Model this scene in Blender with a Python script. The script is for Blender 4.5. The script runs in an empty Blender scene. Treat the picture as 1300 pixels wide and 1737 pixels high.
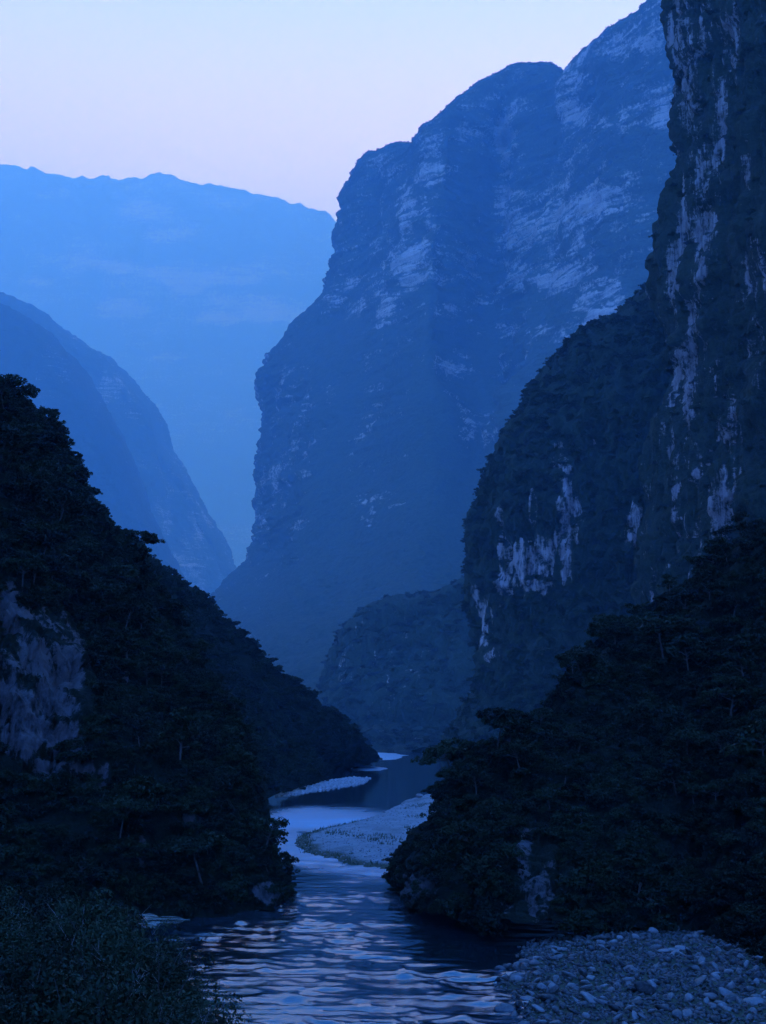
import bpy, math, random
import numpy as np
from mathutils import Vector, Euler

random.seed(7)
rng = np.random.default_rng(7)
SC = bpy.context.scene
COL = SC.collection

# ------------------------------------------------------------------ camera
F = 2385.0                      # focal length in pixels of the 1300 x 1737 photograph
PITCH = math.atan((1230.0 - 868.5) / F)
CAMH = 20.0
cam = bpy.data.cameras.new('camera')
cam.sensor_fit = 'HORIZONTAL'
cam.sensor_width = 36.0
cam.lens = 36.0 * F / 1300.0
cam.clip_start = 0.5
cam.clip_end = 60000.0
camo = bpy.data.objects.new('camera', cam)
COL.objects.link(camo)
camo.location = (0, 0, CAMH)
camo.rotation_euler = (math.radians(90) + PITCH, 0, 0)
SC.camera = camo

# ------------------------------------------------------------------ dusk sky
world = bpy.data.worlds.new('World')
SC.world = world
world.use_nodes = True
wn = world.node_tree.nodes
wl = world.node_tree.links
wn.clear()
sky = wn.new('ShaderNodeTexSky')
sky.sky_type = 'NISHITA'
sky.sun_disc = False
SUN_EL, SUN_ROT = math.radians(3), math.radians(14)
sky.sun_elevation = SUN_EL
sky.sun_rotation = SUN_ROT
sky.altitude = 400
sky.air_density = 1.0
sky.dust_density = 0.0
sky.ozone_density = 5.0
# the film saw the pale glow low in the sky and the deep blue above it: response by elevation
gen = wn.new('ShaderNodeTexCoord')
sep = wn.new('ShaderNodeSeparateXYZ')
wl.new(gen.outputs['Generated'], sep.inputs[0])
ramp = wn.new('ShaderNodeValToRGB')
ramp.color_ramp.interpolation = 'EASE'
SKYGAIN = [(0.0, (0.10, 0.40, 2.3)), (0.24, (1.14, 1.54, 2.45)), (0.43, (5.0, 1.82, 2.4)), (0.64, (1.4, 0.98, 1.55)), (1.0, (0.30, 0.74, 1.3))]
el = ramp.color_ramp.elements
while len(el) < len(SKYGAIN):
    el.new(0.5)
for i, (q, c) in enumerate(SKYGAIN):
    el[i].position = q
    el[i].color = c + (1,)
wl.new(sep.outputs['Z'], ramp.inputs['Fac'])
tint = wn.new('ShaderNodeMix')
tint.data_type = 'RGBA'
tint.blend_type = 'MULTIPLY'
tint.inputs['Factor'].default_value = 1.0
wl.new(ramp.outputs['Color'], tint.inputs['B'])
bg = wn.new('ShaderNodeBackground')
bg.inputs['Strength'].default_value = 0.15
wo = wn.new('ShaderNodeOutputWorld')
wl.new(sky.outputs['Color'], tint.inputs['A'])
wl.new(tint.outputs['Result'], bg.inputs['Color'])
wl.new(bg.outputs['Background'], wo.inputs['Surface'])

# the last glow of the sky behind the camera: very weak and very soft
sun = bpy.data.lights.new('sun', 'SUN')
sun.energy = 0.015
sun.angle = math.radians(60)
sun.color = (0.75, 0.85, 1.0)
suno = bpy.data.objects.new('sun', sun)
COL.objects.link(suno)
suno.rotation_euler = (math.radians(90) - SUN_EL, 0, math.pi - SUN_ROT)

SC.view_settings.view_transform = 'Standard'
SC.view_settings.look = 'None'
SC.view_settings.gamma = 1.0
SC.view_settings.exposure = 4.0
SC.view_settings.use_curve_mapping = False
cy = SC.cycles
cy.max_bounces = 6
cy.diffuse_bounces = 2
cy.glossy_bounces = 3
cy.transmission_bounces = 2
cy.volume_bounces = 1
cy.transparent_max_bounces = 8

# ------------------------------------------------------------------ helpers
def P(px, py, Y):
    """point at forward distance Y metres that lies on the sight line through a photograph pixel"""
    u = (px - 650.0) / F
    v = (868.5 - py) / F
    y = math.cos(PITCH) - v * math.sin(PITCH)
    z = math.sin(PITCH) + v * math.cos(PITCH)
    k = Y / y
    return np.array((u * k, Y, CAMH + z * k))

def project(p):
    """world points -> photograph pixels"""
    p = np.asarray(p, float)
    x, y, z = p[..., 0], p[..., 1], p[..., 2] - CAMH
    d = y * math.cos(PITCH) + z * math.sin(PITCH)
    h = -y * math.sin(PITCH) + z * math.cos(PITCH)
    d = np.maximum(d, 0.01)
    return 650 + F * x / d, 868.5 - F * h / d

def _hash(ix, iy, iz, seed):
    h = (ix.astype(np.uint32) * np.uint32(374761393) + iy.astype(np.uint32) * np.uint32(668265263)
         + iz.astype(np.uint32) * np.uint32(2147483647 ^ 0x5bd1e995) + np.uint32((seed * 974711) & 0xffffffff))
    h = (h ^ (h >> np.uint32(13))) * np.uint32(1274126177)
    h = h ^ (h >> np.uint32(16))
    h = h * np.uint32(2246822519)
    h = h ^ (h >> np.uint32(15))
    return h.astype(np.float64) / 4294967295.0

def noise3(x, y, z, seed=0):
    """value noise, -1 .. 1"""
    fx, fy, fz = np.floor(x), np.floor(y), np.floor(z)
    ix, iy, iz = fx.astype(np.int64), fy.astype(np.int64), fz.astype(np.int64)
    tx, ty, tz = x - fx, y - fy, z - fz
    tx = tx * tx * tx * (tx * (tx * 6 - 15) + 10)
    ty = ty * ty * ty * (ty * (ty * 6 - 15) + 10)
    tz = tz * tz * tz * (tz * (tz * 6 - 15) + 10)
    r = 0
    for a in (0, 1):
        wx = tx if a else 1 - tx
        for b in (0, 1):
            wy = ty if b else 1 - ty
            for c in (0, 1):
                wz = tz if c else 1 - tz
                r = r + wx * wy * wz * _hash(ix + a, iy + b, iz + c, seed)
    return r * 2 - 1

def fbm(p, scale, seed=0, octaves=4, gain=0.5):
    s = np.asarray(scale, float) * np.ones(3)
    r, a, n = 0, 1.0, 0.0
    for o in range(octaves):
        k = 2.03 ** o
        r = r + a * noise3(p[..., 0] / s[0] * k + o * 17.3, p[..., 1] / s[1] * k + 5.1 * o, p[..., 2] / s[2] * k, seed + o)
        n += a
        a *= gain
    return r / n

def voronoi3(p, scale, seed=0):
    """per point: gap to the next cell, a random value of its own cell, offset from the cell's centre"""
    q = p / np.asarray(scale, float)
    base = np.floor(q)
    f1 = np.full(q.shape[:-1], 9.0); f2 = f1.copy(); cid = f1 * 0; off = np.zeros(q.shape)
    for dx in (-1, 0, 1):
        for dy in (-1, 0, 1):
            for dz in (-1, 0, 1):
                c = base + np.array((dx, dy, dz))
                ix, iy, iz = (c[..., i].astype(np.int64) for i in range(3))
                j = np.stack([_hash(ix, iy, iz, seed + i) for i in range(3)], axis=-1)
                v = q - c - j
                d = np.sqrt((v ** 2).sum(axis=-1))
                near = d < f1
                f2 = np.where(near, f1, np.minimum(f2, d))
                cid = np.where(near, _hash(ix, iy, iz, seed + 7), cid)
                off = np.where(near[..., None], v, off)
                f1 = np.where(near, d, f1)
    return f2 - f1, cid, off

def blocks(p, scale, seed, step=1.0, tilt=0.8, groove=0.5):
    """broken rock: each block stands out by its own amount and leans its own way, with grooves between"""
    g, c, o = voronoi3(p, scale, seed)
    a, b = np.sin(c * 91.7) , np.sin(c * 47.3 + 2)
    return step * (c - 0.5) + tilt * (a * o[..., 0] + b * o[..., 2] - 0.6 * np.abs(o[..., 2])) - groove * (1 - sstep(0.0, 0.16, g))

def canopy(p, size, seed):
    """rounded crowns of a closed forest seen from afar, 0 .. 1"""
    g, c, o = voronoi3(p, size, seed)
    return np.clip(1 - (o ** 2).sum(axis=-1) * 1.3, 0, 1) * (0.5 + 0.5 * c)

def sstep(a, b, x):
    t = np.clip((x - a) / (b - a), 0, 1)
    return t * t * (3 - 2 * t)

def catmull(C, n):
    """C: (m, ...) control rows -> n rows along a centripetal-ish Catmull-Rom"""
    m = len(C)
    C = np.concatenate([2 * C[:1] - C[1:2], C, 2 * C[-1:] - C[-2:-1]])
    t = np.linspace(0, m - 1, n)
    i = np.minimum(t.astype(int), m - 2)
    f = (t - i).reshape((-1,) + (1,) * (C.ndim - 1))
    p0, p1, p2, p3 = C[i], C[i + 1], C[i + 2], C[i + 3]
    k = 0.8
    m1 = (p2 - p0) * 0.5 * k
    m2 = (p3 - p1) * 0.5 * k
    f2, f3 = f * f, f * f * f
    return (2 * f3 - 3 * f2 + 1) * p1 + (f3 - 2 * f2 + f) * m1 + (-2 * f3 + 3 * f2) * p2 + (f3 - f2) * m2

def loft(ribs, nu, nv, k=1.0):
    C = np.array([[np.array(q[1:], float) if q[0] == 'w' else P(q[0], q[1], q[2] * k) for q in r] for r in ribs])       # ribs x points x 3
    G = catmull(C, nu)
    G = catmull(np.swapaxes(G, 0, 1), nv)                  # nv x nu x 3
    return G

def even_rows(G, nv):
    """spread the rows evenly along each column's own length (all columns share one spacing)"""
    L = np.linalg.norm(np.diff(G, axis=0), axis=2).mean(axis=1)
    s = np.concatenate([[0], np.cumsum(L)])
    t = np.linspace(0, s[-1], nv)
    i = np.clip(np.searchsorted(s, t) - 1, 0, len(s) - 2)
    f = ((t - s[i]) / (s[i + 1] - s[i]))[:, None, None]
    return G[i] * (1 - f) + G[i + 1] * f

def even_cols(G, nu):
    return np.swapaxes(even_rows(np.swapaxes(G, 0, 1), nu), 0, 1)

def normals(G):
    du = np.gradient(G, axis=1)
    dv = np.gradient(G, axis=0)
    n = np.cross(du, dv)
    n /= np.linalg.norm(n, axis=2, keepdims=True) + 1e-9
    view = np.array((0, 0, CAMH)) - G
    if (n * view).sum(axis=2).mean() < 0:
        n = -n
    return n

def new_mesh(name, V, faces, mats, smooth=True, attrs=None, midx=None):
    me = bpy.data.meshes.new(name)
    V = np.asarray(V, np.float32).reshape(-1, 3)
    faces = np.asarray(faces, np.int32)
    n, k = faces.shape
    me.vertices.add(len(V))
    me.vertices.foreach_set('co', V.ravel())
    me.loops.add(n * k)
    me.loops.foreach_set('vertex_index', faces.ravel())
    me.polygons.add(n)
    me.polygons.foreach_set('loop_start', np.arange(0, n * k, k, dtype=np.int32))
    me.polygons.foreach_set('loop_total', np.full(n, k, np.int32))
    if midx is not None:
        me.polygons.foreach_set('material_index', np.asarray(midx, np.int32))
    for m in (mats if isinstance(mats, (list, tuple)) else [mats]):
        me.materials.append(m)
    me.update(calc_edges=True)
    if smooth:
        me.polygons.foreach_set('use_smooth', np.ones(n, bool))
    for an, av in (attrs or {}).items():
        a = me.attributes.new(an, 'FLOAT', 'POINT')
        a.data.foreach_set('value', np.asarray(av, np.float32).ravel())
    me.validate()
    return me

def grid_faces(nv, nu, flip=False):
    i = np.arange((nv - 1) * nu).reshape(nv - 1, nu)[:, :-1].ravel()
    f = np.stack([i, i + 1, i + nu + 1, i + nu], axis=1)
    return f[:, ::-1] if flip else f

def link(name, me, parent=None):
    o = bpy.data.objects.new(name, me)
    COL.objects.link(o)
    if parent is not None:
        o.parent = parent
    return o

def tag(o, label, cat=None, group=None, kind=None):
    o['label'] = label
    if cat: o['category'] = cat
    if group: o['group'] = group
    if kind: o['kind'] = kind
    return o

def empty(name, loc=(0, 0, 0)):
    o = bpy.data.objects.new(name, None)
    o.empty_display_size = 0.3
    COL.objects.link(o)
    o.location = loc
    return o

def dup(root, loc, rot, scale, label=None, group=None):
    r = root.copy()
    COL.objects.link(r)
    r.location, r.rotation_euler, r.scale = loc, rot, scale
    if label: r['label'] = label
    if group: r['group'] = group
    for ch in list(root.children):
        c = ch.copy()
        COL.objects.link(c)
        c.parent = r
        for g in list(ch.children):
            d = g.copy()
            COL.objects.link(d)
            d.parent = c
    return r

# ------------------------------------------------------------------ materials
class N:
    """tiny node helper"""
    def __init__(self, name):
        self.m = bpy.data.materials.new(name)
        self.m.use_nodes = True
        self.t = self.m.node_tree
        self.b = self.t.nodes['Principled BSDF']
        self.b.inputs['Specular IOR Level'].default_value = 0.2
    def n(self, typ, **kw):
        x = self.t.nodes.new(typ)
        for k, v in kw.items():
            setattr(x, k, v)
        return x
    def l(self, a, b):
        self.t.links.new(a, b)
    def coords(self, scale):
        g = self.n('ShaderNodeNewGeometry')
        mp = self.n('ShaderNodeMapping')
        mp.inputs['Scale'].default_value = scale
        self.l(g.outputs['Position'], mp.inputs['Vector'])
        return mp.outputs['Vector']
    def noise(self, vec, scale, detail=5, rough=0.6):
        x = self.n('ShaderNodeTexNoise')
        x.inputs['Scale'].default_value = scale
        x.inputs['Detail'].default_value = detail
        x.inputs['Roughness'].default_value = rough
        if vec is not None:
            self.l(vec, x.inputs['Vector'])
        return x.outputs['Fac']
    def ramp(self, fac, stops):
        r = self.n('ShaderNodeValToRGB')
        e = r.color_ramp.elements
        while len(e) < len(stops):
            e.new(0.5)
        for i, (p, c) in enumerate(stops):
            e[i].position = p
            e[i].color = (c, c, c, 1) if not isinstance(c, tuple) else c + (1,)
        self.l(fac, r.inputs['Fac'])
        return r.outputs['Color']
    def mix(self, fac, a, b, blend='MIX'):
        x = self.n('ShaderNodeMix', data_type='RGBA', blend_type=blend)
        for s, v in (('Factor', fac), ('A', a), ('B', b)):
            if isinstance(v, (int, float)):
                x.inputs[s].default_value = v
            elif isinstance(v, tuple):
                x.inputs[s].default_value = v + (1,)
            else:
                self.l(v, x.inputs[s])
        return x.outputs['Result']
    def math(self, op, a, b=0.0, c=None):
        x = self.n('ShaderNodeMath', operation=op)
        for i, v in enumerate((a, b) if c is None else (a, b, c)):
            if isinstance(v, (int, float)):
                x.inputs[i].default_value = v
            else:
                self.l(v, x.inputs[i])
        return x.outputs[0]
    def attr(self, name):
        return self.n('ShaderNodeAttribute', attribute_name=name).outputs['Fac']
    def bump(self, h, strength, dist):
        b = self.n('ShaderNodeBump')
        b.inputs['Strength'].default_value = strength
        b.inputs['Distance'].default_value = dist
        self.l(h, b.inputs['Height'])
        self.l(b.outputs['Normal'], self.b.inputs['Normal'])

def cliff_material(name, rock_lo, rock_hi, veg_lo, veg_hi, size, upright=0.15, bands=0.4, edge=0.10, amp=2.6):
    """rock and scrub, mixed by the mesh's own scrub cover; size = metres of the finest grain,
    upright = how far water streaks run down the face, bands = share of level beds against streaks"""
    k = N(name)
    v = k.coords((1, 1, upright))
    w = k.coords((1, 1, 1.0))
    h = k.coords((0.16, 0.16, 1.6))
    streak = k.noise(v, 1 / (size * 1.3), 7, 0.72)
    band = k.noise(h, 1 / (size * 2.2), 7, 0.72)
    form = k.math('MULTIPLY_ADD', band, bands, k.math('MULTIPLY', streak, 1 - bands))
    r = k.ramp(form, [(0.38, rock_lo), (0.60, rock_hi)])
    big = k.noise(w, 1 / (size * 14), 3, 0.5)
    r = k.mix(k.ramp(big, [(0.35, 0.0), (0.65, 0.5)]), r, (rock_hi[0] * 0.8, rock_hi[1] * 0.72, rock_hi[2] * 0.66))
    leafy = k.noise(w, 1 / (size * 0.8), 7, 0.75)
    g = k.ramp(leafy, [(0.36, veg_lo), (0.64, veg_hi)])
    mixn = k.math('MULTIPLY_ADD', leafy, 0.4, k.math('MULTIPLY', form, 0.6))
    cover = k.math('ADD', k.attr('cover'), k.math('MULTIPLY', k.math('SUBTRACT', 0.5, mixn), amp))
    f = k.ramp(cover, [(0.5 - edge, 0.0), (0.5 + edge, 1.0)])
    k.l(k.mix(f, r, g), k.b.inputs['Base Color'])
    k.b.inputs['Roughness'].default_value = 0.9
    k.bump(k.math('ADD', k.math('MULTIPLY', leafy, 0.6), k.math('MULTIPLY', form, 1.2)), 1.0, size * 1.6)
    return k.m

M_WALL = cliff_material('limestone_wall', (0.10, 0.09, 0.086), (0.46, 0.40, 0.385), (0.012, 0.020, 0.009), (0.040, 0.055, 0.026), 10.0, 0.22, 0.68)
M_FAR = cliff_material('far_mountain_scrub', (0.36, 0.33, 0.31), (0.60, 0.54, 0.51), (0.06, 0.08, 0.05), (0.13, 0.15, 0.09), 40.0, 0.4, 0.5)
M_TOWER = cliff_material('streaked_cliff_rock', (0.03, 0.028, 0.027), (0.33, 0.285, 0.28), (0.008, 0.014, 0.007), (0.026, 0.040, 0.018), 2.0, 0.06, 0.10)
M_BULGE = cliff_material('streaked_bulge_rock', (0.04, 0.036, 0.035), (0.42, 0.36, 0.355), (0.008, 0.016, 0.007), (0.026, 0.040, 0.018), 4.0, 0.10, 0.15)
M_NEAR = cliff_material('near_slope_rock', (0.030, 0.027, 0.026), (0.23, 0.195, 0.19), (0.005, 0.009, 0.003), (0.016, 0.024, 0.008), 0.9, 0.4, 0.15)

def leaf_material(name, lo, hi, size):
    k = N(name)
    oi = k.n('ShaderNodeObjectInfo')
    w = k.coords((1, 1, 1))
    n = k.noise(w, 1 / size, 3, 0.6)
    f = k.math('ADD', k.math('MULTIPLY', n, 0.45), k.math('MULTIPLY', oi.outputs['Random'], 0.55))
    k.l(k.ramp(f, [(0.3, lo), (0.7, hi)]), k.b.inputs['Base Color'])
    k.b.inputs['Roughness'].default_value = 0.65
    return k.m

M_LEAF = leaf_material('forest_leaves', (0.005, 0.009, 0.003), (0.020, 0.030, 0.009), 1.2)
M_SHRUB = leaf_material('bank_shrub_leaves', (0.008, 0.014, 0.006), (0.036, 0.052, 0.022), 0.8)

def plain(name, lo, hi, size, rough=0.85, bump=0.5):
    k = N(name)
    oi = k.n('ShaderNodeObjectInfo')
    tc = k.n('ShaderNodeTexCoord')
    n = k.noise(tc.outputs['Object'], 1 / size, 6, 0.65)
    f = k.math('ADD', k.math('MULTIPLY', n, 0.6), k.math('MULTIPLY', oi.outputs['Random'], 0.4))
    k.l(k.ramp(f, [(0.25, lo), (0.75, hi)]), k.b.inputs['Base Color'])
    k.b.inputs['Roughness'].default_value = rough
    k.bump(n, bump, size * 0.3)
    return k.m

M_BARK = plain('bark', (0.05, 0.042, 0.035), (0.13, 0.11, 0.10), 0.3)
M_TWIG = plain('dry_twig', (0.20, 0.18, 0.16), (0.36, 0.33, 0.30), 0.2)
M_STONE = plain('river_stone', (0.02, 0.02, 0.02), (0.28, 0.27, 0.26), 0.5, 0.45)
M_PEBBLE = plain('pale_pebble', (0.22, 0.21, 0.20), (0.46, 0.44, 0.42), 0.4)
M_SOIL = plain('damp_soil', (0.03, 0.028, 0.024), (0.07, 0.065, 0.055), 1.5)
M_GRASS = plain('bank_grass', (0.035, 0.05, 0.025), (0.08, 0.10, 0.05), 1.0)

k = N('gravel')
w = k.coords((1, 1, 1))
n1 = k.noise(w, 0.25, 6, 0.7)
n2 = k.noise(w, 3.0, 4, 0.7)
g = k.ramp(k.math('ADD', k.math('MULTIPLY', n1, 0.5), k.math('MULTIPLY', n2, 0.5)), [(0.35, (0.17, 0.165, 0.16)), (0.65, (0.38, 0.365, 0.35))])
cov = k.math('ADD', k.attr('cover'), k.math('MULTIPLY', k.math('SUBTRACT', n2, 0.5), 1.2))
f = k.ramp(cov, [(0.35, 0.0), (0.65, 1.0)])
k.l(k.mix(f, g, (0.07, 0.08, 0.05)), k.b.inputs['Base Color'])
k.b.inputs['Roughness'].default_value = 0.9
k.bump(n2, 0.8, 0.3)
M_GRAVEL = k.m

k = N('river_water')
k.b.inputs['Base Color'].default_value = (0.008, 0.016, 0.020, 1)
k.b.inputs['IOR'].default_value = 2.3
k.b.inputs['Specular IOR Level'].default_value = 0.5
w = k.coords((0.45, 1.0, 1.0))
n1 = k.noise(w, 3.2, 4, 0.6)
n2 = k.noise(w, 1.1, 4, 0.6)
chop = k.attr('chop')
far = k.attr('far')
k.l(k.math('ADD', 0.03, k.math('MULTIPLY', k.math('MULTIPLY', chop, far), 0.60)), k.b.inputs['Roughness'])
k.l(k.mix(k.math('MULTIPLY', k.math('MULTIPLY', chop, far), 0.75), (0.008, 0.016, 0.020), (0.38, 0.47, 0.51)), k.b.inputs['Base Color'])  # paler base colour in distant riffles stands in for reflected sky
hh = k.math('MULTIPLY', k.math('ADD', n1, k.math('MULTIPLY', n2, 1.6)), chop)
k.b.inputs['Specular Tint'].default_value = (0.30, 0.70, 1.0, 1)
k.bump(hh, 0.7, 0.05)
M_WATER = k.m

# ------------------------------------------------------------------ the great landforms
SURF = {}
def landform(name, ribs, mat, nu, nv, label, disp, cover, k=1.0, even=True):
    """a cliff or hill lofted through its own cross-sections, with relief and scrub cover"""
    G = loft(ribs, 220 if even else nu, 260, k)
    G[..., 2] = np.maximum(G[..., 2], -3.5)
    G = even_rows(G, nv)
    if even:
        G = even_cols(G, nu)
    n = normals(G)
    G = G + n * disp(G / k, n)[..., None] * k              # k: how much longer the relief is than the noise is written for
    G[..., 2] = np.maximum(G[..., 2], -3.9)
    n = normals(G)
    global KK
    KK = k
    c = cover(G / k, n)
    KK = 1.0
    view = np.array((0, 0, CAMH)) - G
    flip = (np.cross(np.gradient(G, axis=1), np.gradient(G, axis=0)) * view).sum(axis=2).mean() < 0
    me = new_mesh(name, G, grid_faces(nv, nu, flip), mat, True, {'cover': c})
    o = link(name, me)
    tag(o, label, None, None, 'structure')
    SURF[name] = (G, n, c)
    return o

KK = 1.0
def patches(G, spots, grain=(1, 1, 1), rough=0.6):
    """bare patches of rock where the place has them: (px, py, rx, ry) seen on the surface, turned into a value there;
    grain stretches the ragged edge along strata or along water streaks"""
    px, py = project(G * KK)
    q = np.zeros(px.shape)
    far = np.linalg.norm(G[G.shape[0] // 2, G.shape[1] // 2]) / 1500
    g = np.array(grain) * far
    wob = fbm(G, 45 * g, 91, 5, 0.65) * rough * 1.6
    for x, y, rx, ry in spots:
        d = np.sqrt(((px - x) / rx) ** 2 + ((py - y) / ry) ** 2)
        q = np.maximum(q, 1 - sstep(0.35, 1.35, d * 0.9 + wob))
    return q

# --- far mountain closing the valley
crest = [(-700, 330), (-400, 270), (-200, 312), (-60, 306), (0, 299), (35, 300), (65, 293), (105, 299), (160, 303), (195, 312), (235, 314), (285, 318),
         (340, 334), (380, 335), (415, 345), (450, 352), (500, 367), (555, 382), (620, 395), (760, 430), (900, 420), (1200, 380), (1600, 360)]
ribs = [[(x, 1241, 4300), (x, 1100, 4520), (x, 800 + 0.1 * y, 4800), (x, 640 + 0.15 * y, 4980), (x, 0.45 * 640 + 0.55 * y, 5200), (x, y + 25, 5370), (x, y, 5450), (x + 20, y + 60, 6100)] for x, y in crest]
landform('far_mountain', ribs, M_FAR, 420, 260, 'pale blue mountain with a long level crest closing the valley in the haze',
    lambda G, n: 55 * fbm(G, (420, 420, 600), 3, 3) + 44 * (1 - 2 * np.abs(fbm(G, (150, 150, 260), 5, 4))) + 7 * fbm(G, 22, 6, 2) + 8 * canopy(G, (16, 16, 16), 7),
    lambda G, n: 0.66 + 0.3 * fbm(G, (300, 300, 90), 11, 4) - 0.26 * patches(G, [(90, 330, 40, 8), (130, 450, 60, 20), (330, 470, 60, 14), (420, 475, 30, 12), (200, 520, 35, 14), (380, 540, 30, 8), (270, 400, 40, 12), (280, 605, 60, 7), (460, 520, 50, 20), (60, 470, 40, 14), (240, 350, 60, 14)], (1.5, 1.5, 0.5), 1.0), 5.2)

crest = [(400, 470), (500, 405), (558, 381), (575, 375), (620, 366), (700, 380), (900, 420), (1200, 430)]
ribs = [[(x, 1240, 6400), (x, 900, 6600), (x, 650, 6800), (x, y + 60, 6950), (x, y, 7050), (x + 20, y + 80, 7400)] for x, y in crest]
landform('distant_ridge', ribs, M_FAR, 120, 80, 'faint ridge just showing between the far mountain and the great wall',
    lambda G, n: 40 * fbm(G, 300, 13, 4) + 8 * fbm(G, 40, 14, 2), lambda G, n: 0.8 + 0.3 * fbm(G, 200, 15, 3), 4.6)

# --- hill on the left, middle distance
sil = [(-330, 380), (-150, 428), (0, 499), (60, 531), (95, 553), (132, 577), (165, 598), (188, 617), (215, 648), (240, 682), (254, 712), (264, 745), (283, 775), (303, 805), (330, 862), (355, 905), (364, 935), (374, 952), (386, 966), (410, 1000), (450, 1100)]
ribs = []
for i, (x, y) in enumerate(sil):
    Y = 2500 + 12 * i
    d = 1246 - y
    s = 0.06 * max(0, min(1, (x - 100) / 200)) * d
    ribs.append([(x - 10, 1249, Y - 330), (x + s * 0.6, y + 0.80 * d, Y - 190), (x + s, y + 0.52 * d, Y - 110), (x + s * 0.9, y + 0.28 * d, Y - 60), (x + s * 0.35, y + 0.10 * d, Y - 25), (x, y, Y), (x + 30, y + 30, Y + 350)])
landform('left_mountain', ribs, M_WALL, 260, 300, 'steep blue mountain on the left, its right edge falling to the gorge',
    lambda G, n: 16 * fbm(G, (180, 180, 320), 21, 3) + 10 * fbm(G, (60, 60, 60), 22, 4) + 3 * fbm(G, 14, 23, 2) + 5 * canopy(G, (9, 9, 9), 25),
    lambda G, n: 0.76 + 0.35 * fbm(G, (60, 60, 200), 24, 4) - 0.22 * patches(G, [(330, 930, 22, 60), (270, 890, 16, 50), (235, 880, 18, 30), (350, 960, 12, 40), (180, 660, 30, 20), (210, 960, 20, 20)], (0.4, 0.4, 2.0), 0.9), 3.7)

sil = [(-330, 470), (-150, 490), (0, 522), (40, 548), (80, 585), (120, 632), (150, 680), (180, 735), (205, 790), (225, 850), (250, 905), (285, 970), (325, 1040), (380, 1130), (430, 1210)]
ribs = []
for i, (x, y) in enumerate(sil):
    Y = 2050
    d = 1249 - y
    ribs.append([(x - 20, 1252, Y - 260), (x, y + 0.75 * d, Y - 160), (x, y + 0.45 * d, Y - 95), (x, y + 0.2 * d, Y - 45), (x, y, Y), (x + 30, y + 25, Y + 300)])
landform('left_spur', ribs, M_WALL, 180, 200, 'forested spur in front of the steep mountain on the left',
    lambda G, n: 12 * fbm(G, (150, 150, 260), 31, 3) + 8 * fbm(G, 60, 32, 4) + 3 * fbm(G, 13, 33, 2) + 5 * canopy(G, (9, 9, 9), 35),
    lambda G, n: 0.85 + 0.3 * fbm(G, (60, 60, 160), 34, 4), 3.3)

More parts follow.
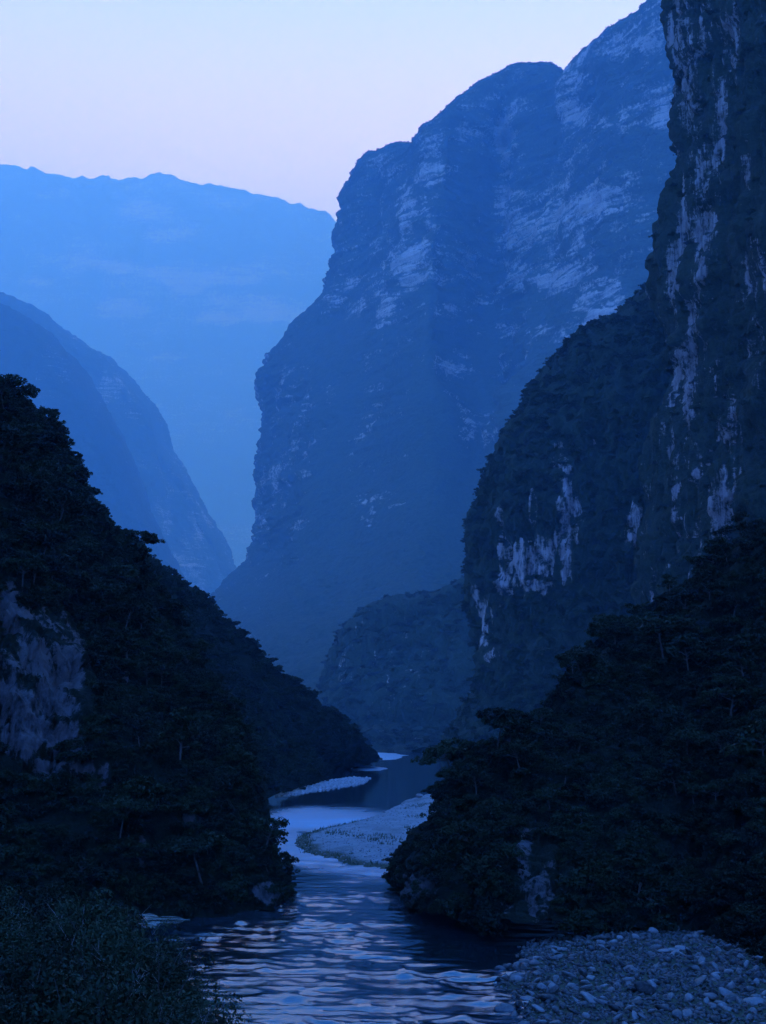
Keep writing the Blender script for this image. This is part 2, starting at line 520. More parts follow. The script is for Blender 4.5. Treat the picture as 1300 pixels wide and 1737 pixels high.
# --- the great wall on the right of the gorge
ribs = [
 [(470, 1252, 3200), (480, 1080, 3150), (520, 1000, 3100), (540, 850, 3050), (560, 690, 3000), (600, 600, 2950), (650, 520, 2900), (680, 400, 2850), (720, 330, 2800), (800, 380, 3100)],
 [(330, 1251, 2480), (372, 1040, 2450), (430, 945, 2420), (448, 800, 2400), (462, 640, 2380), (515, 560, 2350), (570, 490, 2330), (604, 330, 2320), (640, 262, 2310), (740, 280, 2700)],
 [(296, 1252, 2250), (345, 1026, 2230), (414, 940, 2200), (430, 800, 2200), (447, 626, 2190), (500, 549, 2180), (558, 480, 2180), (588, 322, 2170), (622, 262, 2170), (700, 275, 2600)],
 [(400, 1256, 1800), (440, 1080, 1900), (490, 965, 2010), (505, 810, 2050), (520, 640, 2060), (560, 540, 2070), (600, 455, 2080), (625, 330, 2090), (660, 243, 2100), (740, 270, 2550)],
 [(480, 1262, 1480), (515, 1100, 1650), (570, 980, 1830), (590, 820, 1900), (606, 650, 1920), (630, 525, 1940), (655, 425, 1960), (680, 310, 1990), (712, 234, 2030), (790, 270, 2500)],
 [(580, 1266, 1320), (620, 1120, 1500), (660, 970, 1700), (680, 810, 1760), (690, 650, 1770), (700, 490, 1800), (708, 400, 1830), (716, 280, 1890), (738, 200, 1930), (830, 230, 2400)],
 [(640, 1267, 1280), (675, 1120, 1460), (715, 965, 1660), (738, 800, 1730), (745, 650, 1750), (745, 485, 1780), (750, 395, 1810), (760, 270, 1850), (782, 157, 1900), (870, 210, 2400)],
 [(720, 1269, 1230), (750, 1120, 1400), (790, 960, 1680), (815, 800, 1795), (826, 640, 1860), (835, 500, 1905), (845, 400, 1920), (850, 260, 1920), (872, 107, 1930), (960, 190, 2400)],
 [(790, 1270, 1200), (815, 1120, 1360), (850, 960, 1540), (868, 800, 1630), (872, 640, 1680), (878, 490, 1710), (895, 370, 1740), (910, 240, 1790), (930, 107, 1850), (1000, 190, 2300)],
 [(840, 1271, 1180), (860, 1120, 1330), (890, 960, 1490), (905, 800, 1580), (912, 640, 1620), (918, 480, 1650), (930, 360, 1690), (940, 240, 1740), (956, 119, 1800), (1030, 190, 2250)],
 [(900, 1272, 1150), (920, 1120, 1280), (950, 960, 1410), (968, 800, 1500), (975, 640, 1540), (980, 480, 1570), (985, 350, 1610), (990, 200, 1660), (993, 73, 1720), (1080, 150, 2150)],
 [(980, 1273, 1120), (995, 1110, 1230), (1020, 960, 1340), (1035, 800, 1420), (1040, 640, 1460), (1042, 480, 1490), (1044, 340, 1530), (1044, 190, 1590), (1045, 36, 1660), (1120, 120, 2100)],
 [(1080, 1274, 1090), (1090, 1100, 1190), (1105, 960, 1280), (1115, 800, 1350), (1115, 640, 1390), (1115, 480, 1420), (1115, 340, 1470), (1112, 180, 1540), (1106, 2, 1600), (1180, 90, 2000)],
 [(1200, 1275, 1060), (1200, 1100, 1140), (1210, 960, 1220), (1215, 800, 1290), (1215, 620, 1330), (1215, 440, 1370), (1215, 280, 1420), (1210, 120, 1480), (1200, -70, 1540), (1280, 20, 1900)],
 [(1500, 1277, 1000), (1500, 1100, 1060), (1500, 940, 1130), (1500, 760, 1190), (1500, 560, 1230), (1500, 360, 1270), (1500, 160, 1320), (1500, 0, 1380), (1500, -180, 1440), (1600, -80, 1800)],
]
# the foot of the wall runs out towards the river in an apron of scree and forest
ribs = [[(q[0], q[1], q[2] * f) for q, f in zip(r, ((0.50, 0.60, 0.72, 0.83, 0.92) if i >= 3 else (0.7, 0.82, 0.92, 0.98, 1.0)) + (1.0,) * 9)] for i, r in enumerate(ribs)]
def wall_disp(G, n):
    steep = 1 - sstep(0.35, 0.75, np.abs(n[..., 2]))
    zz = G[..., 2] + 0.10 * G[..., 0] + 14 * fbm(G, 200, 44, 2)
    led = noise3(G[..., 0] / 330, G[..., 1] / 330, zz / 34.0, 41) + 0.6 * noise3(G[..., 0] / 170, G[..., 1] / 170, zz / 13.0, 42)
    led = np.tanh(led * 2.4) + 0.5 * np.tanh(2.5 * noise3(G[..., 0] / 90, G[..., 1] / 90, zz / 5.5, 49))
    d = 24 * fbm(G, (190, 190, 900), 43, 3) + 9 * (1 - 2 * np.abs(fbm(G, (85, 85, 420), 39, 2))) + 7 * fbm(G, (38, 38, 240), 45, 3)
    scrub = np.clip(0.55 + 0.5 * fbm(G, (70, 70, 40), 47, 4) + 0.5 * sstep(0.3, 0.7, n[..., 2]), 0.15, 1)
    return d * (0.35 + 0.65 * steep) + 6.0 * led * steep + blocks(G, (26, 26, 20), 50, 2.6, 2.2, 1.2) * steep + 2.0 * fbm(G, 10, 46, 3) + 5.5 * canopy(G, (9, 9, 9), 40) * scrub
WSPOT = [(1040, 85, 45, 22), (1075, 70, 40, 18), (990, 195, 45, 22), (1020, 205, 35, 12), (1125, 180, 25, 40), (1130, 205, 20, 20), (1055, 185, 12, 30), (985, 130, 25, 20),
         (1000, 345, 60, 30), (1050, 330, 45, 24), (960, 360, 40, 30), (1070, 300, 30, 20), (880, 390, 40, 40), (860, 240, 14, 50), (880, 175, 30, 14), (835, 165, 18, 12),
         (740, 470, 55, 14), (700, 460, 30, 40), (720, 440, 70, 30), (850, 445, 30, 8), (800, 440, 14, 14), (745, 290, 30, 14), (720, 300, 20, 16), (690, 360, 14, 50), (650, 520, 14, 40),
         (1030, 490, 40, 50), (930, 470, 60, 20), (1000, 520, 25, 40), (900, 560, 60, 12), (560, 670, 10, 25), (630, 880, 22, 22), (680, 880, 16, 20), (645, 850, 40, 16), (770, 520, 60, 12), (515, 890, 18, 14), (880, 330, 40, 14), (810, 720, 30, 40), (780, 620, 60, 20)]
landform('canyon_wall', ribs, M_WALL, 560, 620, 'huge layered limestone wall on the right of the gorge, blue with haze',
    wall_disp,
    lambda G, n: 0.70 + 0.35 * sstep(0.3, 0.7, n[..., 2]) + 0.30 * fbm(G, (70, 70, 40), 47, 4) + 0.20 * fbm(G, (30, 30, 160), 48, 3) - 0.29 * patches(G, WSPOT, (1.6, 1.6, 0.35), 0.9), 2.2)

# --- spur at the foot of the wall
sil = [(505, 1290), (528, 1225), (545, 1180), (560, 1125), (585, 1085), (625, 1058), (680, 1035), (740, 1010), (800, 965), (880, 900), (980, 860), (1150, 800), (1400, 760)]
ribs = []
for i, (x, y) in enumerate(sil):
    Y = 1120 - 8 * i
    d = 1273 - min(y, 1262)
    ribs.append([(x + 10, 1276 if y < 1262 else y + 14, 1090 / 1.45), (x + 9, 1262 if y < 1240 else y + 10, Y - 80), (x + 8, y + 0.7 * d, Y - 55), (x + 6, y + 0.4 * d, Y - 35), (x + 3, y + 0.15 * d, Y - 15), (x, y, Y), (x + 40, y + 15, Y + 140)])
landform('forested_spur', ribs, M_BULGE, 240, 160, 'dark forested spur at the foot of the great wall above the far bend',
    lambda G, n: 12 * fbm(G, (90, 90, 200), 51, 3) + 6 * fbm(G, 30, 52, 4) + 2 * fbm(G, 8, 53, 2) + 4 * canopy(G, (8, 8, 8), 55),
    lambda G, n: 0.86 + 0.3 * fbm(G, (30, 30, 70), 54, 4) - 0.14 * patches(G, [(580, 1140, 10, 26), (690, 1070, 14, 24), (640, 1120, 8, 20)], (0.4, 0.4, 1.6), 0.9), 1.45)

# --- bulging cliff, right
ribs = [
 [(900, 1290, 1000), (920, 1150, 960), (920, 1060, 940), (925, 990, 930), (930, 940, 930), (940, 905, 930), (960, 890, 930), (1040, 930, 1050)],
 [(750, 1300, 700), (822, 1160, 700), (824, 1060, 700), (815, 980, 700), (812, 930, 700), (812, 900, 700), (822, 880, 700), (900, 900, 820)],
 [(728, 1306, 625), (812, 1170, 630), (808, 1070, 632), (797, 985, 632), (797, 930, 632), (798, 898, 634), (806, 878, 640), (890, 890, 760)],
 [(770, 1310, 595), (838, 1170, 605), (838, 1060, 608), (834, 970, 608), (830, 910, 612), (826, 865, 618), (834, 830, 630), (920, 850, 760)],
 [(830, 1312, 575), (880, 1160, 590), (880, 1040, 594), (876, 930, 594), (868, 850, 602), (862, 790, 612), (866, 745, 636), (960, 780, 790)],
 [(890, 1314, 560), (930, 1150, 578), (932, 1020, 582), (930, 900, 584), (926, 800, 594), (922, 715, 610), (926, 648, 645), (1020, 680, 820)],
 [(960, 1316, 548), (990, 1150, 566), (992, 1010, 570), (992, 870, 574), (992, 755, 586), (990, 650, 606), (985, 572, 650), (1080, 610, 830)],
 [(1040, 1318, 540), (1060, 1150, 558), (1062, 1000, 562), (1062, 850, 566), (1062, 720, 580), (1062, 610, 602), (1060, 530, 650), (1140, 560, 840)],
 [(1140, 1320, 535), (1150, 1150, 555), (1150, 1000, 560), (1150, 840, 565), (1150, 700, 580), (1145, 570, 605), (1135, 470, 655), (1220, 490, 840)],
 [(1350, 1322, 530), (1350, 1150, 550), (1350, 1000, 560), (1350, 840, 565), (1350, 680, 580), (1350, 540, 605), (1350, 420, 655), (1420, 440, 840)],
]
BSPOT = [(955, 790, 14, 45), (950, 850, 10, 30), (975, 880, 26, 40), (955, 915, 16, 30), (890, 960, 36, 38), (860, 930, 14, 26), (915, 950, 20, 40), (850, 985, 30, 20), (905, 990, 34, 14), (905, 860, 8, 26), (830, 1050, 18, 50), (820, 1090, 16, 30), (835, 1110, 18, 24),
         (1095, 880, 34, 40), (1115, 840, 24, 40), (1125, 900, 16, 60), (1105, 950, 20, 40), (1125, 770, 16, 24), (1075, 1000, 14, 12), (960, 950, 10, 40), (1010, 760, 8, 20), (1130, 800, 20, 14), (808, 1000, 7, 26), (1085, 890, 10, 30), (850, 870, 10, 20)]
def bulge_disp(G, n):
    steep = 1 - sstep(0.3, 0.7, np.abs(n[..., 2]))
    q = patches(G, BSPOT, (0.35, 0.35, 2.0), 0.8)
    d = 9 * fbm(G, (50, 50, 150), 61, 3) * (0.4 + 0.6 * steep) + 5.0 * fbm(G, (11, 11, 36), 62, 4) * steep
    d += 1.6 * np.tanh(2 * noise3(G[..., 0] / 60, G[..., 1] / 60, G[..., 2] / 11, 64)) * steep + 1.2 * fbm(G, 5, 63, 3)
    return d + q * (blocks(G, (6, 6, 17), 67, 3.0, 2.0, 1.4) - 1.0) + (1 - q) * 3.2 * canopy(G, (4.6, 4.6, 4.6), 68)
landform('bulging_cliff', ribs, M_BULGE, 420, 420, 'bulging cliff with pale streaked rock patches above the right bank',
    bulge_disp,
    lambda G, n: 0.98 + 0.30 * sstep(0.3, 0.7, n[..., 2]) + 0.22 * fbm(G, (5, 5, 34), 65, 4) + 0.12 * fbm(G, (16, 16, 10), 66, 3) - 0.52 * patches(G, BSPOT, (0.35, 0.35, 2.0), 0.8), 1.4)

# --- dark tower, upper right
ribs = [
 [(1240, 1320, 800), (1240, 1000, 780), (1240, 800, 770), (1240, 640, 760), (1230, 460, 750), (1230, 320, 740), (1230, 220, 740), (1230, 80, 740), (1230, -100, 740), (1220, -300, 740), (1300, -300, 800)],
 [(1100, 1335, 520), (1122, 1000, 520), (1142, 800, 520), (1168, 640, 520), (1150, 460, 520), (1170, 330, 520), (1180, 228, 520), (1165, 80, 520), (1152, -50, 520), (1130, -260, 520), (1230, -300, 640)],
 [(1090, 1340, 470), (1114, 1000, 478), (1134, 800, 480), (1158, 640, 480), (1136, 455, 486), (1160, 325, 484), (1172, 230, 480), (1156, 80, 480), (1144, -50, 480), (1120, -260, 490), (1220, -300, 620)],
 [(1130, 1345, 435), (1150, 1000, 446), (1168, 800, 452), (1172, 640, 455), (1160, 460, 458), (1170, 325, 456), (1180, 230, 452), (1178, 80, 450), (1172, -50, 452), (1165, -260, 460), (1260, -300, 600)],
 [(1200, 1350, 410), (1210, 1000, 420), (1215, 800, 426), (1218, 640, 432), (1222, 460, 434), (1224, 325, 432), (1226, 230, 428), (1226, 80, 426), (1226, -50, 430), (1226, -280, 440), (1320, -300, 590)],
 [(1290, 1355, 385), (1290, 1000, 395), (1290, 800, 400), (1290, 640, 402), (1290, 460, 398), (1290, 325, 396), (1290, 230, 398), (1290, 80, 402), (1290, -50, 408), (1290, -300, 420), (1380, -320, 570)],
 [(1450, 1365, 350), (1450, 1000, 362), (1450, 800, 368), (1450, 640, 372), (1450, 460, 374), (1450, 325, 374), (1450, 230, 376), (1450, 80, 380), (1450, -50, 386), (1450, -320, 400), (1540, -340, 550)],
 [(2000, 1420, 250), (2000, 1000, 262), (2000, 800, 268), (2000, 640, 272), (2000, 460, 274), (2000, 325, 276), (2000, 230, 278), (2000, 80, 282), (2000, -100, 290), (2000, -360, 300), (2100, -380, 420)],
]
TSPOT = [(1150, 60, 14, 70), (1175, 140, 16, 90), (1165, 30, 10, 60), (1190, 80, 10, 60), (1240, 60, 14, 60), (1210, 265, 12, 36), (1185, 300, 10, 60), (1230, 170, 10, 60), (1200, 390, 16, 30), (1190, 450, 12, 70), (1175, 540, 10, 60), (1165, 680, 10, 44), (1150, 620, 8, 40), (1285, 470, 22, 60), (1290, 560, 14, 70), (1280, 640, 14, 60), (1240, 700, 16, 60), (1262, 740, 12, 40), (1220, 850, 20, 60), (1180, 790, 10, 60), (1250, 800, 10, 50), (1295, 60, 12, 50), (1160, 380, 8, 60), (1145, 780, 8, 60), (1270, 280, 10, 70), (1140, 470, 8, 40)]
def tower_disp(G, n):
    d = 10 * fbm(G, (55, 55, 190), 71, 3) + 5.0 * fbm(G, (13, 13, 70), 72, 3) + 2.4 * fbm(G, (4, 4, 26), 73, 2)
    d += 1.8 * np.tanh(2 * noise3(G[..., 0] / 40, G[..., 1] / 40, G[..., 2] / 9, 74)) + 0.8 * fbm(G, 3, 75, 2)
    return d + blocks(G, (5.5, 5.5, 24), 78, 2.6, 2.0, 1.6) + blocks(G, (2.4, 2.4, 9), 79, 0.8, 0.7, 0.5)
landform('dark_cliff', ribs, M_TOWER, 380, 640, 'sheer dark cliff with vertical rock streaks rising out of the frame',
    tower_disp,
    lambda G, n: 0.79 + 0.35 * sstep(0.3, 0.6, n[..., 2]) + 0.20 * sstep(1190, 1290, project(G * KK)[0]) + 0.44 * fbm(G, (3.2, 3.2, 42), 76, 4) + 0.15 * fbm(G, (25, 25, 30), 77, 3) - 0.40 * patches(G, TSPOT, (0.3, 0.3, 2.4), 0.9), 1.3)

# --- near forest slope, right bank
TD = 34     # the forest stands this many pixels above its own ground along the crest
ribs = [
 [(780, 1440, 260), (785, 1430, 255), (790, 1425, 250), (795, 1420, 248), (800, 1415, 246), (860, 1420, 300)],
 [(690, 1490, 185), (694, 1475, 184), (705, 1452, 184), (725, 1428, 186), (760, 1405, 190), (830, 1420, 240)],
 [(662, 1526, 163), (664, 1498, 164), (676, 1462, 166), (706, 1436, 172), (748, 1400, 180), (820, 1410, 220)],
 [(735, 1550, 149), (735, 1494, 153), (745, 1430, 160), (765, 1370, 168), (795, 1296, 184), (870, 1310, 230)],
 [(860, 1585, 134), (862, 1510, 140), (872, 1420, 150), (885, 1330, 165), (900, 1240, 184), (990, 1240, 235)],
 [(960, 1585, 134), (965, 1480, 143), (970, 1370, 155), (975, 1260, 172), (978, 1145, 196), (1070, 1140, 250)],
 [(1070, 1580, 136), (1075, 1450, 146), (1078, 1330, 158), (1080, 1200, 176), (1080, 1068, 204), (1170, 1060, 260)],
 [(1190, 1585, 134), (1190, 1440, 144), (1190, 1300, 156), (1190, 1150, 176), (1190, 1000, 206), (1280, 990, 265)],
 [(1320, 1640, 116), (1320, 1460, 130), (1320, 1290, 144), (1320, 1110, 166), (1320, 905, 200), (1420, 900, 260)],
 [(1600, 1800, 84), (1600, 1500, 100), (1600, 1280, 116), (1600, 1050, 136), (1600, 760, 170), (1720, 760, 240)],
 [(2300, 2100, 54), (2300, 1600, 68), (2300, 1250, 84), (2300, 900, 104), (2300, 500, 134), (2500, 480, 200)],
]
def near_disp(seed):
    return lambda G, n: 3.0 * fbm(G, (15, 15, 24), seed, 3) + 0.9 * fbm(G, (3, 3, 7), seed + 1, 3) + 0.35 * fbm(G, 1.0, seed + 2, 2)
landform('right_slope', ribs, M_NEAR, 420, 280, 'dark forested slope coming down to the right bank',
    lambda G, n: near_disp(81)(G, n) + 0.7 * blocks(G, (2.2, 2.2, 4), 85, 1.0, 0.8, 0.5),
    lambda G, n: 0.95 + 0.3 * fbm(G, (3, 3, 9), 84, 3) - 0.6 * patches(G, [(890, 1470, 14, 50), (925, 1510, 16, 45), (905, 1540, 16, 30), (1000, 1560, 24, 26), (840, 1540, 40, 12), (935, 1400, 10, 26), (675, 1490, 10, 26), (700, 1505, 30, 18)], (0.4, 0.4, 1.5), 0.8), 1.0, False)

# --- near forest slope, left bank
ribs = [
 [(520, 1500, 230), (515, 1495, 228), (510, 1490, 226), (505, 1485, 224), (500, 1480, 222), (490, 1470, 260)],
 [(486, 1522, 164), (484, 1513, 165), (482, 1506, 166), (479, 1499, 168), (476, 1492, 170), (486, 1492, 200)],
 [(446, 1535, 157), (447, 1496, 160), (447, 1458, 163), (446, 1435, 168), (444, 1415, 173), (470, 1410, 210)],
 [(372, 1546, 152), (374, 1458, 158), (376, 1372, 165), (376, 1325, 174), (376, 1270, 184), (415, 1240, 220)],
 [(288, 1552, 149), (286, 1430, 156), (286, 1310, 164), (286, 1245, 176), (285, 1188, 192), (335, 1090, 235)],
 [(192, 1562, 145), (192, 1410, 153), (192, 1262, 163), (192, 1175, 178), (190, 1118, 200), (250, 970, 245)],
 [(95, 1572, 141), (92, 1400, 151), (92, 1230, 160), (92, 1050, 180), (90, 942, 206), (150, 810, 255)],
 [(0, 1584, 137), (0, 1400, 148), (0, 1220, 157), (0, 985, 178), (0, 738, 210), (60, 700, 260)],
 [(-180, 1610, 128), (-180, 1400, 140), (-180, 1200, 150), (-180, 920, 172), (-180, 560, 204), (-120, 570, 260)],
 [(-500, 1700, 104), (-500, 1420, 116), (-500, 1150, 128), (-500, 800, 150), (-500, 420, 180), (-440, 430, 250)],
 [(-1100, 2000, 64), (-1100, 1500, 76), (-1100, 1100, 88), (-1100, 700, 110), (-1100, 250, 140), (-1100, 250, 210)],
]
LROCK = [(60, 1110, 60, 60), (25, 1180, 40, 40), (80, 1180, 50, 50), (100, 1260, 50, 40), (60, 1250, 60, 34), (10, 1040, 26, 50), (120, 1130, 22, 50), (140, 1300, 24, 24), (175, 1320, 10, 30), (80, 1300, 30, 20), (320, 1400, 12, 40), (240, 1460, 6, 40), (212, 1150, 8, 16), (460, 1510, 26, 16)]
def left_disp(G, n):
    q = patches(G, LROCK[:11], (0.7, 0.7, 1.2), 0.7)
    sk = G.copy()
    sk[..., 0] += 0.45 * G[..., 2]
    return near_disp(93)(G, n) * (1 - 0.6 * q) + q * (blocks(sk, (4.2, 4.2, 6.5), 97, 3.2, 2.4, 1.0) + blocks(sk, (1.5, 1.5, 2.6), 98, 0.7, 0.7, 0.35))
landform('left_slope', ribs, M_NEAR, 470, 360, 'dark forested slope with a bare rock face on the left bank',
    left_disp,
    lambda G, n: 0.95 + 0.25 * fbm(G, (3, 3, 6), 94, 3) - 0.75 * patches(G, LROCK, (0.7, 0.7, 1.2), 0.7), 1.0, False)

# --- farther slope, left bank
ribs = [
 [(564, 1302, 680), (562, 1301, 680), (560, 1300, 680), (558, 1299, 680), (590, 1299, 740)],
 [(556, 1311, 592), (555, 1307, 594), (554, 1303, 596), (553, 1299, 600), (640, 1285, 680)],
 [(545, 1326, 500), (540, 1304, 508), (532, 1284, 520), (520, 1266, 540), (600, 1230, 640)],
 [(500, 1340, 430), (486, 1290, 445), (470, 1240, 465), (446, 1232, 500), (520, 1170, 610)],
 [(452, 1356, 372), (430, 1290, 390), (405, 1210, 420), (372, 1188, 465), (450, 1110, 580)],
 [(420, 1380, 318), (390, 1280, 340), (350, 1170, 380), (306, 1140, 430), (390, 1060, 550)],
 [(370, 1420, 255), (330, 1290, 290), (280, 1140, 340), (242, 1090, 400), (330, 1010, 520)],
 [(250, 1440, 228), (220, 1290, 265), (180, 1110, 320), (150, 920, 380), (230, 930, 500)],
 [(0, 1460, 208), (0, 1280, 250), (0, 1080, 310), (0, 800, 370), (60, 820, 480)],
]
landform('farther_slope', ribs, M_NEAR, 280, 200, 'farther forested slope on the left bank, paler with haze',
    lambda G, n: 3.2 * fbm(G, (26, 26, 40), 101, 3) + 1.6 * fbm(G, 7, 102, 3) + 0.6 * fbm(G, 2.2, 103, 2),
    lambda G, n: 0.98 + 0.25 * fbm(G, (7, 7, 16), 104, 3))

# --- unseen high walls added beside and behind the camera to shade the gorge
def side_ribs(pts):
    out = []
    for x, y, h in pts:
        k = -1 if x < 0 else 1
        out.append([('w', x, y, -4), ('w', x + 25 * k, y, 0.2 * h), ('w', x + 45 * k, y, 0.5 * h), ('w', x + 70 * k, y, 0.8 * h), ('w', x + 130 * k, y, h), ('w', x + 320 * k, y, 0.97 * h)])
    return out
def side_disp(G, n):
    return 12 * fbm(G, (70, 70, 160), 161, 3) + 4 * fbm(G, 14, 162, 3)
landform('left_shade_cliff', side_ribs([(-200, 330, 330), (-150, 200, 330), (-120, 60, 340), (-110, -100, 360), (-95, -250, 380), (-70, -420, 400), (-10, -640, 420)]), M_TOWER, 140, 90,
    'unseen high cliff beside the camera on the left, added to shade the gorge', side_disp, lambda G, n: 0.85 + 0.3 * fbm(G, (12, 12, 60), 163, 3))
landform('right_shade_cliff', side_ribs([(190, 190, 420), (150, 60, 400), (120, -100, 400), (110, -250, 380), (130, -420, 400), (180, -640, 420)]), M_TOWER, 140, 90,
    'unseen high cliff beside the camera on the right, added to shade the gorge', side_disp, lambda G, n: 0.85 + 0.3 * fbm(G, (12, 12, 60), 164, 3))

# --- near bank under the shrubs, left foreground
ribs = [
 [(-900, 2600, 12), (-700, 2000, 24), (-500, 1750, 38), (-400, 1690, 50), (-300, 1640, 66), (-250, 1640, 86)],
 [(0, 2600, 12), (0, 2000, 24), (0, 1760, 38), (0, 1650, 50), (0, 1600, 66), (-20, 1640, 86)],
 [(250, 2600, 12), (240, 2050, 24), (230, 1790, 38), (220, 1680, 50), (205, 1640, 64), (180, 1680, 84)],
 [(480, 2600, 12), (400, 2100, 24), (340, 1850, 38), (300, 1755, 50), (270, 1715, 62), (230, 1720, 80)],
 [(700, 3000, 12), (500, 2300, 24), (410, 2010, 38), (360, 1880, 50), (320, 1790, 62), (260, 1740, 82)],
 [(760, 4200, 12), (560, 2900, 24), (450, 2400, 38), (390, 2170, 50), (345, 1985, 64), (290, 1800, 84)],
]
landform('near_bank', ribs, M_NEAR, 120, 120, 'steep earth bank under the shrubs in the left foreground',
    lambda G, n: 0.3 * fbm(G, 3, 111, 3), lambda G, n: 0.9 + 0.2 * fbm(G, 2, 112, 3))

# ------------------------------------------------------------------ ground, water, gravel
def sheet(name, x0, x1, y0, y1, z, mat, label):
    me = new_mesh(name, [(x0, y0, z), (x1, y0, z), (x1, y1, z), (x0, y1, z)], [(0, 1, 2, 3)], mat, False)
    return tag(link(name, me), label, None, None, 'structure')
sheet('ground', -19000, 19000, -1100, 36500, -4.0, M_SOIL, 'valley floor under the river and the mountains')

nr, nc = 960, 330
Ys = np.concatenate([np.linspace(15, 80, 60, endpoint=False), 80 * np.exp(np.linspace(0, math.log(1600 / 80), 900))])
U = np.linspace(-1, 1, nc)
U = 0.30 * np.sign(U) * np.abs(U) ** 1.3 + 0.0
G = np.zeros((nr, nc, 3))
G[..., 1] = Ys[:, None]
G[..., 0] = Ys[:, None] * U[None, :]
wx, wy = project(G)
def zone(x, y, rx, ry, soft=0.5):
    d = np.sqrt(((wx - x) / rx) ** 2 + ((wy - y) / ry) ** 2) + 0.35 * fbm(G, (18, 40, 10), 121, 3)
    return 1 - sstep(1 - soft, 1 + soft, d)
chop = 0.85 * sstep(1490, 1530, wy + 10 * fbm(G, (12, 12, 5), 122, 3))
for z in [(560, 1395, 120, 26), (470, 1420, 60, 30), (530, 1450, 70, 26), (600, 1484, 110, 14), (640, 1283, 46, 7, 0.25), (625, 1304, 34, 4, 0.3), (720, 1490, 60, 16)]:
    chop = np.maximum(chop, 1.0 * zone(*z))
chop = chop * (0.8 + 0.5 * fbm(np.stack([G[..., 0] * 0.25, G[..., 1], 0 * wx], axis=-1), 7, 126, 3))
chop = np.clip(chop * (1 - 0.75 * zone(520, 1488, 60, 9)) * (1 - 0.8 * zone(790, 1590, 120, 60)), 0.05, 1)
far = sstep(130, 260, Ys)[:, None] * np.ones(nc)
warp = 1.2 * fbm(G, 8, 123, 3)
def ripples(stretch, size, seed):
    """long low crests lying across the stream, sharper on top than in the trough"""
    q = np.stack([(G[..., 0] + 0.6 * warp) / stretch, G[..., 1] + warp + 0.12 * G[..., 0], 0 * wx], axis=-1)
    r = noise3(q[..., 0] / size, q[..., 1] / size, q[..., 2] + seed * 0.37, seed)
    return 1 - 2 * np.abs(r) ** 0.8
wave = 0.16 * ripples(3.6, 1.05, 124) + 0.08 * ripples(3.0, 0.66, 125) + 0.18 * ripples(3.0, 2.0, 127) + 0.16 * ripples(2.4, 4.2, 128)
wave = wave * (0.65 + 0.85 * sstep(-0.4, 0.5, fbm(G, (10, 22, 5), 129, 3)))
G[..., 2] = wave * chop * (1 - far * 0.6)
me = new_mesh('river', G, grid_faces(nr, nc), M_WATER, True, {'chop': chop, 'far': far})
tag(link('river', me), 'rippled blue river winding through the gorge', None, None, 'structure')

def gravel(name, outline, label, zmax, seed, cov, n=170, rough=0.12):
    """a low mound of gravel inside an outline on the water plane"""
    pts = []
    for px, py in outline:
        Y = 30.0
        for _ in range(40):
            q = P(px, py, Y)
            Y *= CAMH / max(CAMH - q[2], 1e-3) if q[2] < CAMH else 1.5
        pts.append(P(px, py, Y)[:2])
    pts = np.array(pts)
    c = pts.mean(axis=0)
    x0, y0 = pts.min(axis=0) - 2
    x1, y1 = pts.max(axis=0) + 2
    X, Yg = np.meshgrid(np.linspace(x0, x1, n), np.linspace(y0, y1, n))
    d = np.full(X.shape, 1e9)
    inside = np.zeros(X.shape, bool)
    for i in range(len(pts)):
        a, b = pts[i], pts[(i + 1) % len(pts)]
        t = np.clip(((X - a[0]) * (b[0] - a[0]) + (Yg - a[1]) * (b[1] - a[1])) / ((b - a) @ (b - a) + 1e-9), 0, 1)
        d = np.minimum(d, np.hypot(X - a[0] - t * (b[0] - a[0]), Yg - a[1] - t * (b[1] - a[1])))
        cr = (a[1] > Yg) != (b[1] > Yg)
        with np.errstate(divide='ignore', invalid='ignore'):
            xi = (b[0] - a[0]) * (Yg - a[1]) / (b[1] - a[1] + 1e-12) + a[0]
        inside ^= cr & (X < xi)
    d = np.where(inside, d, -d)
    G = np.stack([X, Yg, 0 * X], axis=-1)
    d = d + 0.8 * fbm(G, 6, seed, 3)
    G[..., 2] = np.where(d > 0, zmax * (1 - np.exp(-np.maximum(d, 0) / 5)), np.maximum(d * 0.3, -2.5)) + rough * fbm(G, 2.5, seed + 1, 3)
    me = new_mesh(name, G, grid_faces(n, n), M_GRAVEL, True, {'cover': cov(G, d)})
    tag(link(name, me), label, None, None, 'structure')
    return G, d

BAR = gravel('gravel_bar', [(496, 1430), (505, 1420), (540, 1408), (600, 1395), (645, 1382), (690, 1358), (735, 1345), (800, 1342), (900, 1350), (900, 1420), (800, 1475), (700, 1478), (640, 1475), (580, 1467), (530, 1452), (505, 1440)],
    'pale gravel bar on the inside of the river bend', 1.3, 131,
    lambda G, d: 0.9 * (1 - sstep(0.5, 5.0, d)) * sstep(-0.2, 0.3, -(G[..., 1] - 290) / 60 + 0.3) + 0.45 * sstep(0.1, 0.5, fbm(G, (9, 22, 5), 133, 3)))
SHORE = gravel('stony_shore', [(466, 1352), (480, 1340), (530, 1328), (590, 1320), (628, 1320), (618, 1329), (570, 1337), (500, 1348)],
    'narrow stony shore at the foot of the farther slope', 0.8, 141, lambda G, d: 0.2 + 0.5 * fbm(G, 5, 143, 3), 110)
BANK = gravel('boulder_bank', [(890, 1620), (900, 1600), (960, 1588), (1050, 1568), (1200, 1556), (1400, 1560), (1600, 1800), (1200, 1950), (930, 1850), (872, 1760), (900, 1735), (852, 1715), (885, 1690), (846, 1668), (880, 1650)],
    'bank of river stones below the right slope', 1.1, 151, lambda G, d: 0.9 + 0.3 * fbm(G, 3, 153, 3), 200, 0.42)

